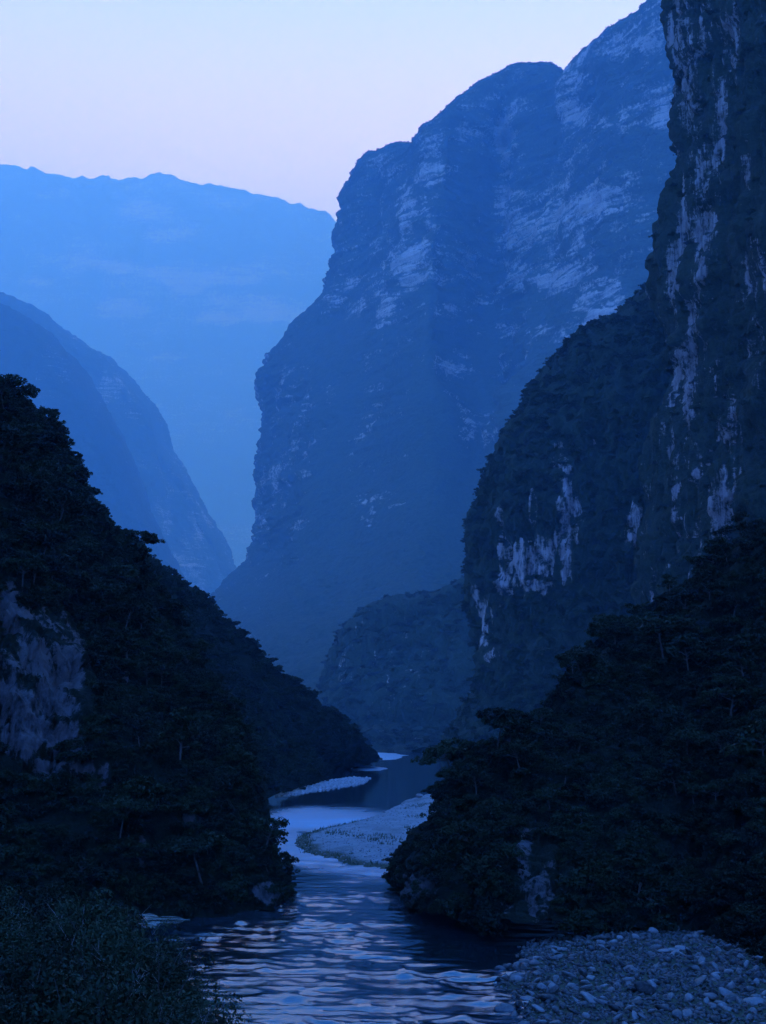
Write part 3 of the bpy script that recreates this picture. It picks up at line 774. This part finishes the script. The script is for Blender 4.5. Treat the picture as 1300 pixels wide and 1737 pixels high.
# ------------------------------------------------------------------ trees
def tube(pts, radii, n=6):
    V, Fc = [], []
    for i, (p, r) in enumerate(zip(pts, radii)):
        a = pts[min(i + 1, len(pts) - 1)] - pts[max(i - 1, 0)]
        a = a / (np.linalg.norm(a) + 1e-9)
        s = np.cross(a, (0.3, 1, 0.2)); s /= np.linalg.norm(s) + 1e-9
        t = np.cross(a, s)
        for k in range(n):
            f = 2 * math.pi * k / n
            V.append(p + r * (math.cos(f) * s + math.sin(f) * t))
    for i in range(len(pts) - 1):
        for k in range(n):
            Fc.append((i * n + k, i * n + (k + 1) % n, (i + 1) * n + (k + 1) % n, (i + 1) * n + k))
    return V, Fc

class Soup:
    def __init__(self): self.V, self.F = [], []
    def add(self, V, Fc):
        b = len(self.V)
        self.V.extend(V)
        self.F.extend([tuple(i + b for i in f) for f in Fc])

def leaves(R, centres, radii, flat, count, size):
    """leaf sprays spread through flattened clumps"""
    V, n = [], 0
    for c, r in zip(centres, radii):
        k = int(count * r * r)
        d = R.normal(size=(k, 3)); d /= np.linalg.norm(d, axis=1, keepdims=True)
        rad = r * R.uniform(0.25, 1.0, (k, 1)) ** 0.45
        p = c + d * rad * np.array((1, 1, flat))
        nrm = d * np.array((0.7, 0.7, 0.9)) + R.normal(size=(k, 3)) * 0.55 + np.array((0, 0, 0.35))
        nrm /= np.linalg.norm(nrm, axis=1, keepdims=True)
        a = np.cross(nrm, R.normal(size=(k, 3))); a /= np.linalg.norm(a, axis=1, keepdims=True)
        b = np.cross(nrm, a)
        s = size * R.uniform(0.6, 1.4, (k, 1))
        V.append(np.stack([p - a * s, p - b * s * 0.45 + nrm * s * 0.12, p + a * s - nrm * s * 0.25, p + b * s * 0.45 + nrm * s * 0.12], axis=1))
    V = np.concatenate(V).reshape(-1, 3)
    return V, np.arange(len(V)).reshape(-1, 4)

def make_tree(seed, H, W, style):
    """tapered trunk with limbs (one mesh) and a crown of leaf sprays (one mesh)"""
    R = np.random.default_rng(seed)
    s = Soup()
    lean = R.uniform(-0.22, 0.22, 2)
    tp = [np.array((lean[0] * z * (0.4 + 0.6 * z / H), lean[1] * z * (0.4 + 0.6 * z / H), z)) for z in np.linspace(-0.6, H * 0.72, 6)]
    tr = np.linspace(0.030 * H, 0.012 * H, 6)
    s.add(*tube(tp, tr, 7))
    cs, rs = [], []
    nl = {'umbrella': 9, 'round': 8, 'tall': 10, 'open': 7}[style]
    for i in range(nl):
        f = (i + 0.5) / nl
        a = i * 2.4 + R.uniform(-0.4, 0.4)
        lo = {'umbrella': 0.55, 'round': 0.35, 'tall': 0.3, 'open': 0.4}[style]
        z0 = H * (lo + (0.70 - lo) * f)
        base = np.array([np.interp(z0, [q[2] for q in tp], [q[j] for q in tp]) for j in range(2)] + [z0])
        reach = W * {'umbrella': R.uniform(0.5, 1.0), 'round': 0.75 * math.sin(math.pi * (0.25 + 0.65 * f)), 'tall': 0.7 * (1.1 - f), 'open': R.uniform(0.5, 1.0)}[style]
        rise = H * {'umbrella': R.uniform(0.10, 0.24), 'round': 0.08 + 0.22 * f, 'tall': 0.06 + 0.25 * f, 'open': R.uniform(0.0, 0.28)}[style]
        end = base + np.array((math.cos(a) * reach, math.sin(a) * reach, rise))
        mid = (base + end) / 2 + np.array((0, 0, 0.12 * rise)) + R.normal(size=3) * 0.05 * W
        s.add(*tube([base, mid, end], [0.012 * H, 0.008 * H, 0.003 * H], 5))
        for j in range(2):
            e2 = end + R.normal(size=3) * np.array((0.3, 0.3, 0.12)) * W
            s.add(*tube([mid, (mid + e2) / 2 + R.normal(size=3) * 0.03 * W, e2], [0.006 * H, 0.004 * H, 0.002 * H], 4))
            cs.append(e2); rs.append(W * R.uniform(0.22, 0.36))
        cs.append(end); rs.append(W * R.uniform(0.28, 0.44))
    top = tp[-1] + np.array((0, 0, H * 0.16))
    s.add(*tube([tp[-1], top], [0.012 * H, 0.003 * H], 5))
    cs.append(top); rs.append(W * 0.4)
    flat = {'umbrella': 0.42, 'round': 0.7, 'tall': 0.65, 'open': 0.45}[style]
    V, Fc = leaves(R, cs, rs, flat, {'umbrella': 85, 'round': 95, 'tall': 100, 'open': 60}[style] * (2.4 / W) ** 1.0, 0.26)
    trunk = new_mesh('trunk', s.V, s.F, M_BARK)
    crown = new_mesh('crown', V, Fc, M_LEAF, False)
    return trunk, crown

KINDS = [('umbrella', 5.2, 2.7), ('round', 5.0, 2.4), ('tall', 6.0, 2.1), ('open', 5.4, 2.6), ('umbrella', 6.0, 3.0), ('round', 4.4, 2.6)]
TREES = [make_tree(200 + i, H, W, st) for i, (st, H, W) in enumerate(KINDS)]
TREE_NAME = {'umbrella': 'umbrella_tree', 'round': 'round_tree', 'tall': 'tall_tree', 'open': 'open_tree'}

def place_tree(kind, loc, rot, s, label, group=None, tilt=(0, 0)):
    t = empty('forest_tree', loc)
    t.rotation_euler = (tilt[0], tilt[1], rot)
    t.scale = (s, s, s * random.uniform(0.9, 1.1))
    tag(t, label, 'tree', group)
    link('trunk', TREES[kind][0], t)
    link('crown', TREES[kind][1], t)
    return t

def scatter(name, count, mincover, seed, frame=(-120, 1420, -50, 1760), mind=2.0, ok=None, zmin=0.6):
    """spread points over the front of a landform where it carries scrub"""
    G, n, c = SURF[name]
    R = np.random.default_rng(seed)
    a = np.linalg.norm(np.cross(G[1:, :-1] - G[:-1, :-1], G[:-1, 1:] - G[:-1, :-1]), axis=2)
    px, py = project(G[:-1, :-1])
    w = a * (c[:-1, :-1] > mincover) * (px > frame[0]) * (px < frame[1]) * (py > frame[2]) * (py < frame[3]) * (G[:-1, :-1, 2] > zmin)
    view = np.array((0, 0, CAMH)) - G[:-1, :-1]
    w = w * ((n[:-1, :-1] * view).sum(axis=2) / np.linalg.norm(view, axis=2) > -0.12)
    if ok is not None:
        w = w * ok(px, py)
    idx = R.choice(w.size, size=count * 6, p=(w / w.sum()).ravel())
    i, j = np.unravel_index(idx, w.shape)
    f, g = R.uniform(size=(2, len(i), 1))
    p = G[i, j] + f * (G[i + 1, j] - G[i, j]) + g * (G[i, j + 1] - G[i, j])
    if mind > 0:
        cells, keep = {}, []
        for q in range(len(p)):
            key = tuple((p[q] / mind).astype(int))
            near = False
            for dx in (-1, 0, 1):
                for dy in (-1, 0, 1):
                    for dz in (-1, 0, 1):
                        for m in cells.get((key[0] + dx, key[1] + dy, key[2] + dz), ()):
                            if ((p[m] - p[q]) ** 2).sum() < mind * mind:
                                near = True
            if not near:
                cells.setdefault(key, []).append(q)
                keep.append(q)
                if len(keep) >= count:
                    break
        p, nn = p[keep], n[i[keep], j[keep]]
    else:
        p, nn = p[:count], n[i[:count], j[:count]]
    return p, nn

# individual trees on the two near slopes
notrock_l = lambda px, py: 1 - ((((px - 65) / 95) ** 2 + ((py - 1180) / 150) ** 2) < 1)
notrock_r = lambda px, py: 1 - ((((px - 905) / 34) ** 2 + ((py - 1490) / 70) ** 2) < 1)
FORM = ['flat topped', 'rounded', 'tall', 'open branched', 'broad flat topped', 'low rounded']
def where_right(px, py):
    if py > 1480: return 'low above the river stones' if px > 880 else 'low on the rocky nose above the water'
    if px < 800: return 'on the slope above the gravel bar'
    top = np.interp(px, [800, 870, 980, 1080, 1190, 1320], [1290, 1240, 1145, 1068, 1000, 905])
    if py < top + 60: return 'along the crest below the pale cliff patches' if px < 1150 else 'along the crest under the dark cliff'
    return 'in the middle of the slope near the frame edge' if px > 1100 else 'in the middle of the slope above the stones'
def where_left(px, py):
    if py > 1480: return 'low beside the water behind the shrubs'
    if px > 370: return 'on the point over the river'
    top = np.interp(px, [-60, 0, 90, 190, 285, 376], [650, 712, 905, 1092, 1156, 1270])
    if py < top + 70: return 'along the crest against the blue mountains'
    if py < 1040: return 'on the slope above the bare rock face'
    return 'below the bare rock face' if px < 180 else 'between the bare rock face and the river'
for sname, cnt, ok, where, bank in (('right_slope', 150, notrock_r, where_right, 'right'), ('left_slope', 150, notrock_l, where_left, 'left')):
    p, nn = scatter(sname, cnt, 0.55, 301, frame=(-60, 1340, 500, 1640), mind=2.3, ok=ok)
    for q, v in zip(p, nn):
        s = random.choice((0.4, 0.5, 0.55, 0.65, 0.8, 1.0)) * random.uniform(0.9, 1.1)
        px, py = project(q)
        if (bank == 'right' and px < 790) or (bank == 'left' and px > 400):
            s *= 0.55
        kind = random.randrange(6)
        place_tree(kind, q - np.array((0, 0, 0.2)), random.uniform(0, 6.28), s, '%s tree %s, %s bank' % (FORM[kind], where(px, py), bank),
                   'trees on the %s forest slope' % bank, (-v[1] * -0.25, v[0] * 0.25))

# trees that stand out against what lies behind them
def on_surface(name, px, py):
    G, n, c = SURF[name]
    x, y = project(G)
    d = (x - px) ** 2 + (y - py) ** 2
    i = np.unravel_index(np.argmin(d), d.shape)
    return G[i]
for sname, px, py, kind, s, rot, tilt, label in [
    ('right_slope', 775, 1330, 4, 1.05, 0.5, (0.0, -0.35), 'umbrella tree leaning out over the gravel bar from the right bank'),
    ('right_slope', 752, 1400, 3, 0.50, 1.5, (0.1, -0.6), 'small thin tree overhanging the right end of the gravel bar'),
    ('right_slope', 706, 1432, 1, 0.42, 2.5, (0.0, -0.1), 'small round tree on the rocky nose above the river on the right'),
    ('right_slope', 842, 1275, 4, 0.95, 3.5, (0.0, -0.15), 'broad tree on the crest just behind the tree that leans over the gravel bar'),
    ('right_slope', 985, 1150, 0, 0.9, 0.9, (0.0, -0.2), 'flat topped tree on the crest below the bulging cliff'),
    ('right_slope', 1040, 1098, 4, 0.95, 2.2, (0.0, -0.1), 'highest flat topped tree on the right crest beside the pale rock patches'),
    ('left_slope', 446, 1450, 3, 0.85, 1.0, (0.0, 0.35), 'sparse tree leaning over the water from the left point'),
    ('left_slope', 455, 1478, 1, 0.40, 4.0, (0.0, 0.35), 'low bush like tree just under the sparse leaning tree on the left point'),
    ('left_slope', 6, 712, 4, 1.25, 2.0, (0.0, 0.1), 'dark tree standing highest on the left crest against the blue haze'),
    ('left_slope', 45, 775, 0, 1.15, 4.1, (0.0, 0.35), 'flat tree spreading from the left crest below the topmost tree'),
    ('left_slope', 96, 900, 4, 1.1, 0.6, (0.0, 0.3), 'layered tree jutting from the left crest against the left mountain'),
    ('left_slope', 135, 965, 0, 1.0, 5.0, (0.0, 0.4), 'small jutting tree halfway down the left crest'),
    ('left_slope', 190, 1065, 4, 1.1, 3.0, (0.0, 0.2), 'rounded tree low on the left crest where the farther slope begins'),
]:
    q = on_surface(sname, px, py)
    place_tree(kind, q - np.array((0, 0, 0.2)), rot, s, label, None, tilt)

# the rest of the forest: undergrowth and masses nobody could count
def gn_stuff(name, points, proto, smin, smax, label, seed):
    me = bpy.data.meshes.new(name)
    me.from_pydata([tuple(q) for q in points], [], [])
    o = link(name, me)
    tag(o, label, None, None, 'stuff')
    nt = bpy.data.node_groups.new(name, 'GeometryNodeTree')
    nt.interface.new_socket('Geometry', in_out='INPUT', socket_type='NodeSocketGeometry')
    nt.interface.new_socket('Geometry', in_out='OUTPUT', socket_type='NodeSocketGeometry')
    gi, go = nt.nodes.new('NodeGroupInput'), nt.nodes.new('NodeGroupOutput')
    iop = nt.nodes.new('GeometryNodeInstanceOnPoints')
    tf = nt.nodes.new('GeometryNodeTransform')
    cz = np.zeros(len(proto.data.vertices) * 3); proto.data.vertices.foreach_get('co', cz)
    tf.inputs['Translation'].default_value = (0, 0, -float(np.median(cz[2::3])))
    oi = nt.nodes.new('GeometryNodeObjectInfo')
    oi.inputs['Object'].default_value = proto
    oi.inputs['As Instance'].default_value = False
    rr = nt.nodes.new('FunctionNodeRandomValue'); rr.data_type = 'FLOAT_VECTOR'
    rr.inputs[0].default_value = (-0.25, -0.25, 0); rr.inputs[1].default_value = (0.25, 0.25, 6.283)
    rr.inputs['Seed'].default_value = seed
    rs = nt.nodes.new('FunctionNodeRandomValue'); rs.data_type = 'FLOAT'
    rs.inputs[2].default_value = smin; rs.inputs[3].default_value = smax
    rs.inputs['Seed'].default_value = seed + 1
    L = nt.links.new
    L(gi.outputs[0], iop.inputs['Points'])
    L(oi.outputs['Geometry'], tf.inputs['Geometry'])
    L(tf.outputs['Geometry'], iop.inputs['Instance'])
    L(rr.outputs[0], iop.inputs['Rotation'])
    L(rs.outputs[1], iop.inputs['Scale'])
    L(iop.outputs['Instances'], go.inputs[0])
    md = o.modifiers.new('spread', 'NODES')
    md.node_group = nt
    return o

CROWN = {}
for o in bpy.data.objects:
    if o.name.split('.')[0] == 'crown':
        for i in range(6):
            if o.data == TREES[i][1] and i not in CROWN:
                CROWN[i] = o

def mass(name, sname, count, smin, smax, label, seed, mind, mincover=0.55, frame=(-200, 1500, -100, 1700), ok=None, kinds=(1, 5, 0), sink=0.5):
    p, nn = scatter(sname, count, mincover, seed, frame, mind, ok)
    p = p - np.array((0, 0, sink))
    if name == 'undergrowth':
        px, py = project(p)
        p = p[((px > 745) | (sname == 'left_slope')) & ((px < 425) | (sname == 'right_slope'))]
    for k, i in enumerate(kinds):
        gn_stuff(name, p[k::len(kinds)], CROWN[i], smin, smax, label, seed + 10 * k)

mass('undergrowth', 'right_slope', 2800, 0.20, 0.66, 'dark undergrowth filling the forest on the right bank', 401, 0.75, 0.5, ok=notrock_r, sink=-0.2)
mass('undergrowth', 'left_slope', 3000, 0.20, 0.66, 'dark undergrowth filling the forest on the left bank', 411, 0.75, 0.5, ok=notrock_l, sink=-0.2)
mass('slope_forest', 'farther_slope', 1900, 0.5, 1.1, 'forest covering the farther slope on the left bank', 421, 1.6, 0.5, kinds=(0, 1, 4, 2), sink=-0.8)
mass('cliff_scrub', 'bulging_cliff', 4200, 0.7, 1.5, 'trees and scrub clinging to the bulging cliff', 431, 3.0, 0.72, kinds=(0, 1, 2), sink=0.0)
mass('cliff_scrub', 'dark_cliff', 1500, 0.3, 0.8, 'scrub clinging to the ledges of the dark cliff', 441, 2.0, 0.80, kinds=(0, 1), sink=0.2)
mass('spur_forest', 'forested_spur', 2600, 1.0, 2.0, 'forest covering the spur at the foot of the great wall', 451, 4.0, 0.6, kinds=(0, 1), sink=0.0)
mass('rim_forest', 'canyon_wall', 3500, 1.2, 2.4, 'trees and scrub on the rim and ledges of the great wall', 461, 8.0, 0.85, kinds=(0, 1), sink=0.0, frame=(-200, 1500, -100, 330))
mass('mountain_forest', 'left_mountain', 3500, 1.2, 2.4, 'forest on the steep mountain on the left', 471, 9.0, 0.7, kinds=(1,), sink=0.0)

for sname, fr in (('right_slope', (640, 760, 1380, 1560)), ('left_slope', (415, 500, 1380, 1560))):
    mass('low_scrub', sname, 260, 0.10, 0.30, 'low scrub covering the rocky point on the %s bank' % sname.split('_')[0], 481, 0.5, 0.4, frame=fr, sink=0.0)

# ------------------------------------------------------------------ shrubs on the near bank
def make_shrub(seed):
    R = np.random.default_rng(seed)
    s, tw = Soup(), Soup()
    cs, rs = [], []
    for i in range(16):
        a = R.uniform(0, 6.28)
        r = R.uniform(0.3, 1.25)
        end = np.array((math.cos(a) * r, math.sin(a) * r, R.uniform(0.7, 1.9)))
        b = np.array((math.cos(a) * 0.12, math.sin(a) * 0.12, -0.2))
        mid = (b + end) / 2 + R.normal(size=3) * 0.12 + np.array((0, 0, 0.15))
        s.add(*tube([b, mid, end], [0.035, 0.022, 0.008], 5))
        cs.append(end); rs.append(R.uniform(0.32, 0.55))
        cs.append((mid + end) / 2); rs.append(R.uniform(0.25, 0.4))
    tws = []
    for i in range(2):
        tw = Soup()
        tws.append(tw)
        a = R.uniform(0, 6.28)
        e = np.array((math.cos(a) * R.uniform(0.5, 1.5), math.sin(a) * R.uniform(0.5, 1.5), R.uniform(1.2, 2.0)))
        b = e * 0.35
        m = (b + e) / 2 + R.normal(size=3) * 0.28
        tw.add(*tube([b, (b + m) / 2 + R.normal(size=3) * 0.07, m, (m + e) / 2 + R.normal(size=3) * 0.12, e], [0.020, 0.016, 0.012, 0.008, 0.004], 4))
        for j in range(3):
            m2 = b + (e - b) * R.uniform(0.4, 0.9)
            tw.add(*tube([m2, m2 + R.normal(size=3) * 0.22 + np.array((0, 0, 0.25))], [0.010, 0.004], 4))
    V, Fc = leaves(R, cs, rs, 0.75, 420, 0.062)
    return (new_mesh('stem', s.V, s.F, M_BARK), new_mesh('foliage', V, Fc, M_SHRUB, False), [new_mesh('twig', t.V, t.F, M_TWIG) for t in tws])
SHRUBS = [make_shrub(500 + i) for i in range(4)]
p, nn = scatter('near_bank', 120, -9, 510, frame=(-120, 460, 1500, 1850), mind=1.05)
for q in p:
    t = empty('bank_shrub', q - np.array((0, 0, 0.15)))
    s = random.uniform(0.7, 1.25)
    t.scale = (s, s, s * random.uniform(0.85, 1.15))
    t.rotation_euler = (random.uniform(-0.15, 0.15), random.uniform(-0.1, 0.2), random.uniform(0, 6.28))
    px, py = project(q)
    place = 'along the top edge before the dark slope' if py < 1600 else ('leaning over the river edge' if px > 290 else ('at the left edge' if px < 90 else 'in the thick of the bank'))
    tag(t, '%s leafy shrub %s, near left bank' % ('big' if s > 1.05 else ('small' if s < 0.85 else 'middling'), place), 'shrub', 'shrubs on the near bank')
    m = random.choice(SHRUBS)
    link('stem', m[0], t)
    link('foliage', m[1], t)
    for w in m[2]:
        link('twig', w, t)

# ------------------------------------------------------------------ stones
def make_stone(seed, mat, sub=2):
    import bmesh
    bm = bmesh.new()
    bmesh.ops.create_icosphere(bm, subdivisions=sub, radius=1.0)
    V = np.array([v.co[:] for v in bm.verts])
    Fc = [[v.index for v in f.verts] for f in bm.faces]
    bm.free()
    R = np.random.default_rng(seed)
    sc = np.array((R.uniform(0.8, 1.25), R.uniform(0.65, 1.0), R.uniform(0.42, 0.68)))
    for _ in range(13):                                 # flat worn sides
        d = R.normal(size=3); d /= np.linalg.norm(d)
        h = R.uniform(0.5, 0.88)
        k = V @ d
        V = V - np.outer(np.maximum(k - h, 0) * 0.95, d)
    V = V * (1 + 0.14 * fbm(V + seed, 0.6, seed, 3))[:, None] * sc
    return new_mesh('boulder', V, Fc, mat)
STONES = [make_stone(600 + i, M_STONE) for i in range(14)]

def bank_height(B, x, y):
    G, d = B
    X, Yg = G[0, :, 0], G[:, 0, 1]
    i = np.clip(np.searchsorted(X, x), 0, len(X) - 1)
    j = np.clip(np.searchsorted(Yg, y), 0, len(Yg) - 1)
    return G[j, i, 2], d[j, i]

def stone_points(B, count, seed, smin, smax, dmin, frame, power=2.0):
    R = np.random.default_rng(seed)
    G, d = B
    x0, x1, y0, y1 = G[0, 0, 0], G[0, -1, 0], G[0, 0, 1], G[-1, 0, 1]
    out, cells = [], {}
    for _ in range(count * 30):
        x, y = R.uniform(x0, x1), R.uniform(y0, y1)
        z, dd = bank_height(B, x, y)
        if dd < dmin or (dd < 0 and R.uniform() < -dd / 3.5): continue
        s = smin + (smax - smin) * R.uniform() ** power
        px, py = project(np.array((x, y, z)))
        if not (frame[0] < px < frame[1] and frame[2] < py < frame[3]): continue
        key = (int(x // 1.5), int(y // 1.5))
        if any((x - q[0]) ** 2 + (y - q[1]) ** 2 < (0.62 * (s + q[3])) ** 2 for dx in (-1, 0, 1) for dy in (-1, 0, 1) for q in cells.get((key[0] + dx, key[1] + dy), ())): continue
        cells.setdefault(key, []).append((x, y, z, s))
        out.append((x, y, z, s, px, py))
        if len(out) >= count: break
    return out
pts = stone_points(BANK, 2600, 611, 0.16, 0.66, -3.2, (820, 1330, 1560, 1760), 2.4)
pts.sort(key=lambda q: -q[3] / q[1])
show, rest = pts[:285], pts[285:]
special = [(1038, 1618, 0.50, 'pale stone standing upright at the back of the stony bank', (0.9, 0.3, 0.2)),
           (1095, 1675, 0.95, 'tilted angular boulder in the middle of the stony bank', (0.2, 0.7, 0.5)),
           (1080, 1588, 0.55, 'lone pale stone lying highest on the stony bank under the trees', (0.1, 0.1, 1.0)),
           (1140, 1605, 0.55, 'pale round stone near the top of the stony bank', (0.1, 0.0, 2.0)),
           (1205, 1690, 0.75, 'domed boulder on the right of the stony bank', (0.05, 0.1, 2.6)),
           (1150, 1720, 0.60, 'bright angular stone at the bottom of the stony bank', (0.6, 0.2, 0.4)),
           (930, 1680, 0.90, 'broad flat boulder at the water side of the stony bank', (0.05, 0.1, 0.2))]
def water_point(px, py, z=0.0):
    Y = 50.0
    for _ in range(60):
        q = P(px, py, Y)
        Y *= (CAMH - z) / max(CAMH - q[2], 1e-3)
    return P(px, py, Y)
first = None
for px, py, s, label, rot in special:
    q = water_point(px, py, 1.3)
    o = link('boulder', STONES[special.index((px, py, s, label, rot))])
    o.location = (q[0], q[1], bank_height(BANK, q[0], q[1])[0] + 0.3 * s)
    o.rotation_euler = rot
    o.scale = (s, s, s)
    tag(o, label, 'boulder', 'boulders on the right bank')
    show = [t for t in show if (t[0] - q[0]) ** 2 + (t[1] - q[1]) ** 2 > (0.7 * (s + t[3])) ** 2]
for x, y, z, s, px, py in show:
    o = link('boulder', random.choice(STONES))
    o.location = (x, y, z + 0.22 * s)
    o.rotation_euler = (random.uniform(-0.7, 0.7), random.uniform(-0.7, 0.7), random.uniform(0, 6.28))
    o.scale = (s * random.uniform(0.8, 1.3), s * random.uniform(0.75, 1.1), s * random.uniform(0.75, 1.1))
    size = 'large' if s > 0.62 else ('middling' if s > 0.42 else 'small')
    place = 'in the shallows at the river edge' if px < 935 else ('at the back of the stones under the trees' if py < 1625 else ('in the shaded right end of the stones' if px > 1180 else ('in the middle of the heaped stones' if py < 1680 else 'at the bottom front of the heaped stones')))
    tag(o, '%s worn grey boulder %s, right bank' % (size, place), 'boulder', 'boulders on the right bank')
small = stone_points(BANK, 6000, 621, 0.10, 0.30, -1.5, (820, 1330, 1555, 1760), 1.5)
allr = [(x, y, z, s) for x, y, z, s, _, _ in rest]

def stone_mass(name, items, label, seed, protos, scale=1.0):
    R = np.random.default_rng(seed)
    V, Fc, b = [], [], 0
    for x, y, z, s in items:
        me = protos[R.integers(len(protos))]
        a = R.uniform(0, 6.28)
        t = R.uniform(-0.8, 0.8, 2)
        rot = np.array(Euler((t[0], t[1], a)).to_matrix())
        v, f = me
        V.append(v @ rot.T * s + np.array((x, y, z + 0.15 * s)))
        Fc.append(f + b)
        b += len(v)
    me = new_mesh(name, np.concatenate(V), np.concatenate(Fc), M_STONE if 'stone' in name else M_PEBBLE)
    return tag(link(name, me), label, None, None, 'stuff')
def raw(me):
    v = np.zeros(len(me.vertices) * 3); me.vertices.foreach_get('co', v)
    f = np.zeros(len(me.loops), np.int32); me.loops.foreach_get('vertex_index', f)
    return v.reshape(-1, 3), f.reshape(-1, 3)
LOW = [raw(make_stone(650 + i, M_STONE, 1)) for i in range(6)]
stone_mass('small_stones', allr + [(x, y, z, s) for x, y, z, s, _, _ in small], 'smaller stones between the boulders of the right bank', 631, LOW)
peb = stone_points(BAR, 2600, 641, 0.10, 0.30, 0.6, (490, 780, 1340, 1480), 3.0)
stone_mass('pebbles', [q[:4] for q in peb], 'pale pebbles scattered over the gravel bar', 642, LOW)
peb = stone_points(SHORE, 900, 651, 0.2, 0.8, -0.3, (460, 650, 1310, 1356), 2.0)
stone_mass('pebbles', [q[:4] for q in peb], 'pale stones along the narrow shore below the farther slope', 652, LOW)
q = water_point(712, 1352, 1.2)
o = link('boulder', STONES[2]); o.location = (q[0], q[1], 1.5); o.scale = (1.3, 1.0, 1.0)
tag(o, 'dark boulder alone on the crest of the gravel bar', 'boulder')

# tufts of grass along the damp edge of the gravel bar
def grass_mass():
    R = np.random.default_rng(661)
    G, d = BAR
    V = []
    n = 0
    while n < 420:
        x, y = R.uniform(G[0, 0, 0], G[0, -1, 0]), R.uniform(G[0, 0, 1], G[-1, 0, 1])
        z, dd = bank_height(BAR, x, y)
        px, py = project(np.array((x, y, z)))
        edge = 0.2 < dd < 3.0 and y < 300
        mid = dd > 4.5 and fbm(np.array([[x, y, 0.0]]), (8, 20, 5), 133, 3)[0] > 0.30
        if not (edge or mid) or px > 800: continue
        if edge and R.uniform() < 0.25: pass
        elif edge and R.uniform() < 0.4: continue
        for _ in range(3):
            a = R.uniform(0, 6.28); h = R.uniform(0.25, 0.6); w = 0.09
            bx = x + R.normal() * 0.2; by = y + R.normal() * 0.2
            V.append([(bx - w * math.cos(a), by - w * math.sin(a), z - 0.1), (bx + w * math.cos(a), by + w * math.sin(a), z - 0.1), (bx + R.normal() * 0.15, by + R.normal() * 0.15, z + h)])
        n += 1
    V = np.array(V).reshape(-1, 3)
    me = new_mesh('grass', V, np.arange(len(V)).reshape(-1, 3), M_GRASS, False)
    tag(link('grass', me), 'dark grass along the damp edge of the gravel bar', None, None, 'stuff')
grass_mass()

# ------------------------------------------------------------------ blue evening haze
top = max(g[0][..., 2].max() for g in SURF.values()) + 60
x0, x1, y0, y1, z0, z1 = -19200, 19200, -1300, 36700, -5.0, top
V = [(x0, y0, z0), (x1, y0, z0), (x1, y1, z0), (x0, y1, z0), (x0, y0, z1), (x1, y0, z1), (x1, y1, z1), (x0, y1, z1)]
Fc = [(0, 3, 2, 1), (4, 5, 6, 7), (0, 1, 5, 4), (1, 2, 6, 5), (2, 3, 7, 6), (3, 0, 4, 7)]
hm = bpy.data.materials.new('haze')
hm.use_nodes = True
nt = hm.node_tree
nt.nodes.clear()
pv = nt.nodes.new('ShaderNodeVolumePrincipled')
pv.inputs['Color'].default_value = (0.24, 0.57, 1.0, 1)
pv.inputs['Density'].default_value = 0.00012
pv.inputs['Anisotropy'].default_value = 0.3
pv.inputs['Absorption Color'].default_value = (1, 1, 1, 1)
out = nt.nodes.new('ShaderNodeOutputMaterial')
nt.links.new(pv.outputs['Volume'], out.inputs['Volume'])
me = new_mesh('haze', V, Fc, hm, False)
tag(link('haze', me), 'blue evening haze filling the gorge', None, None, 'stuff')
print('haze top', top)
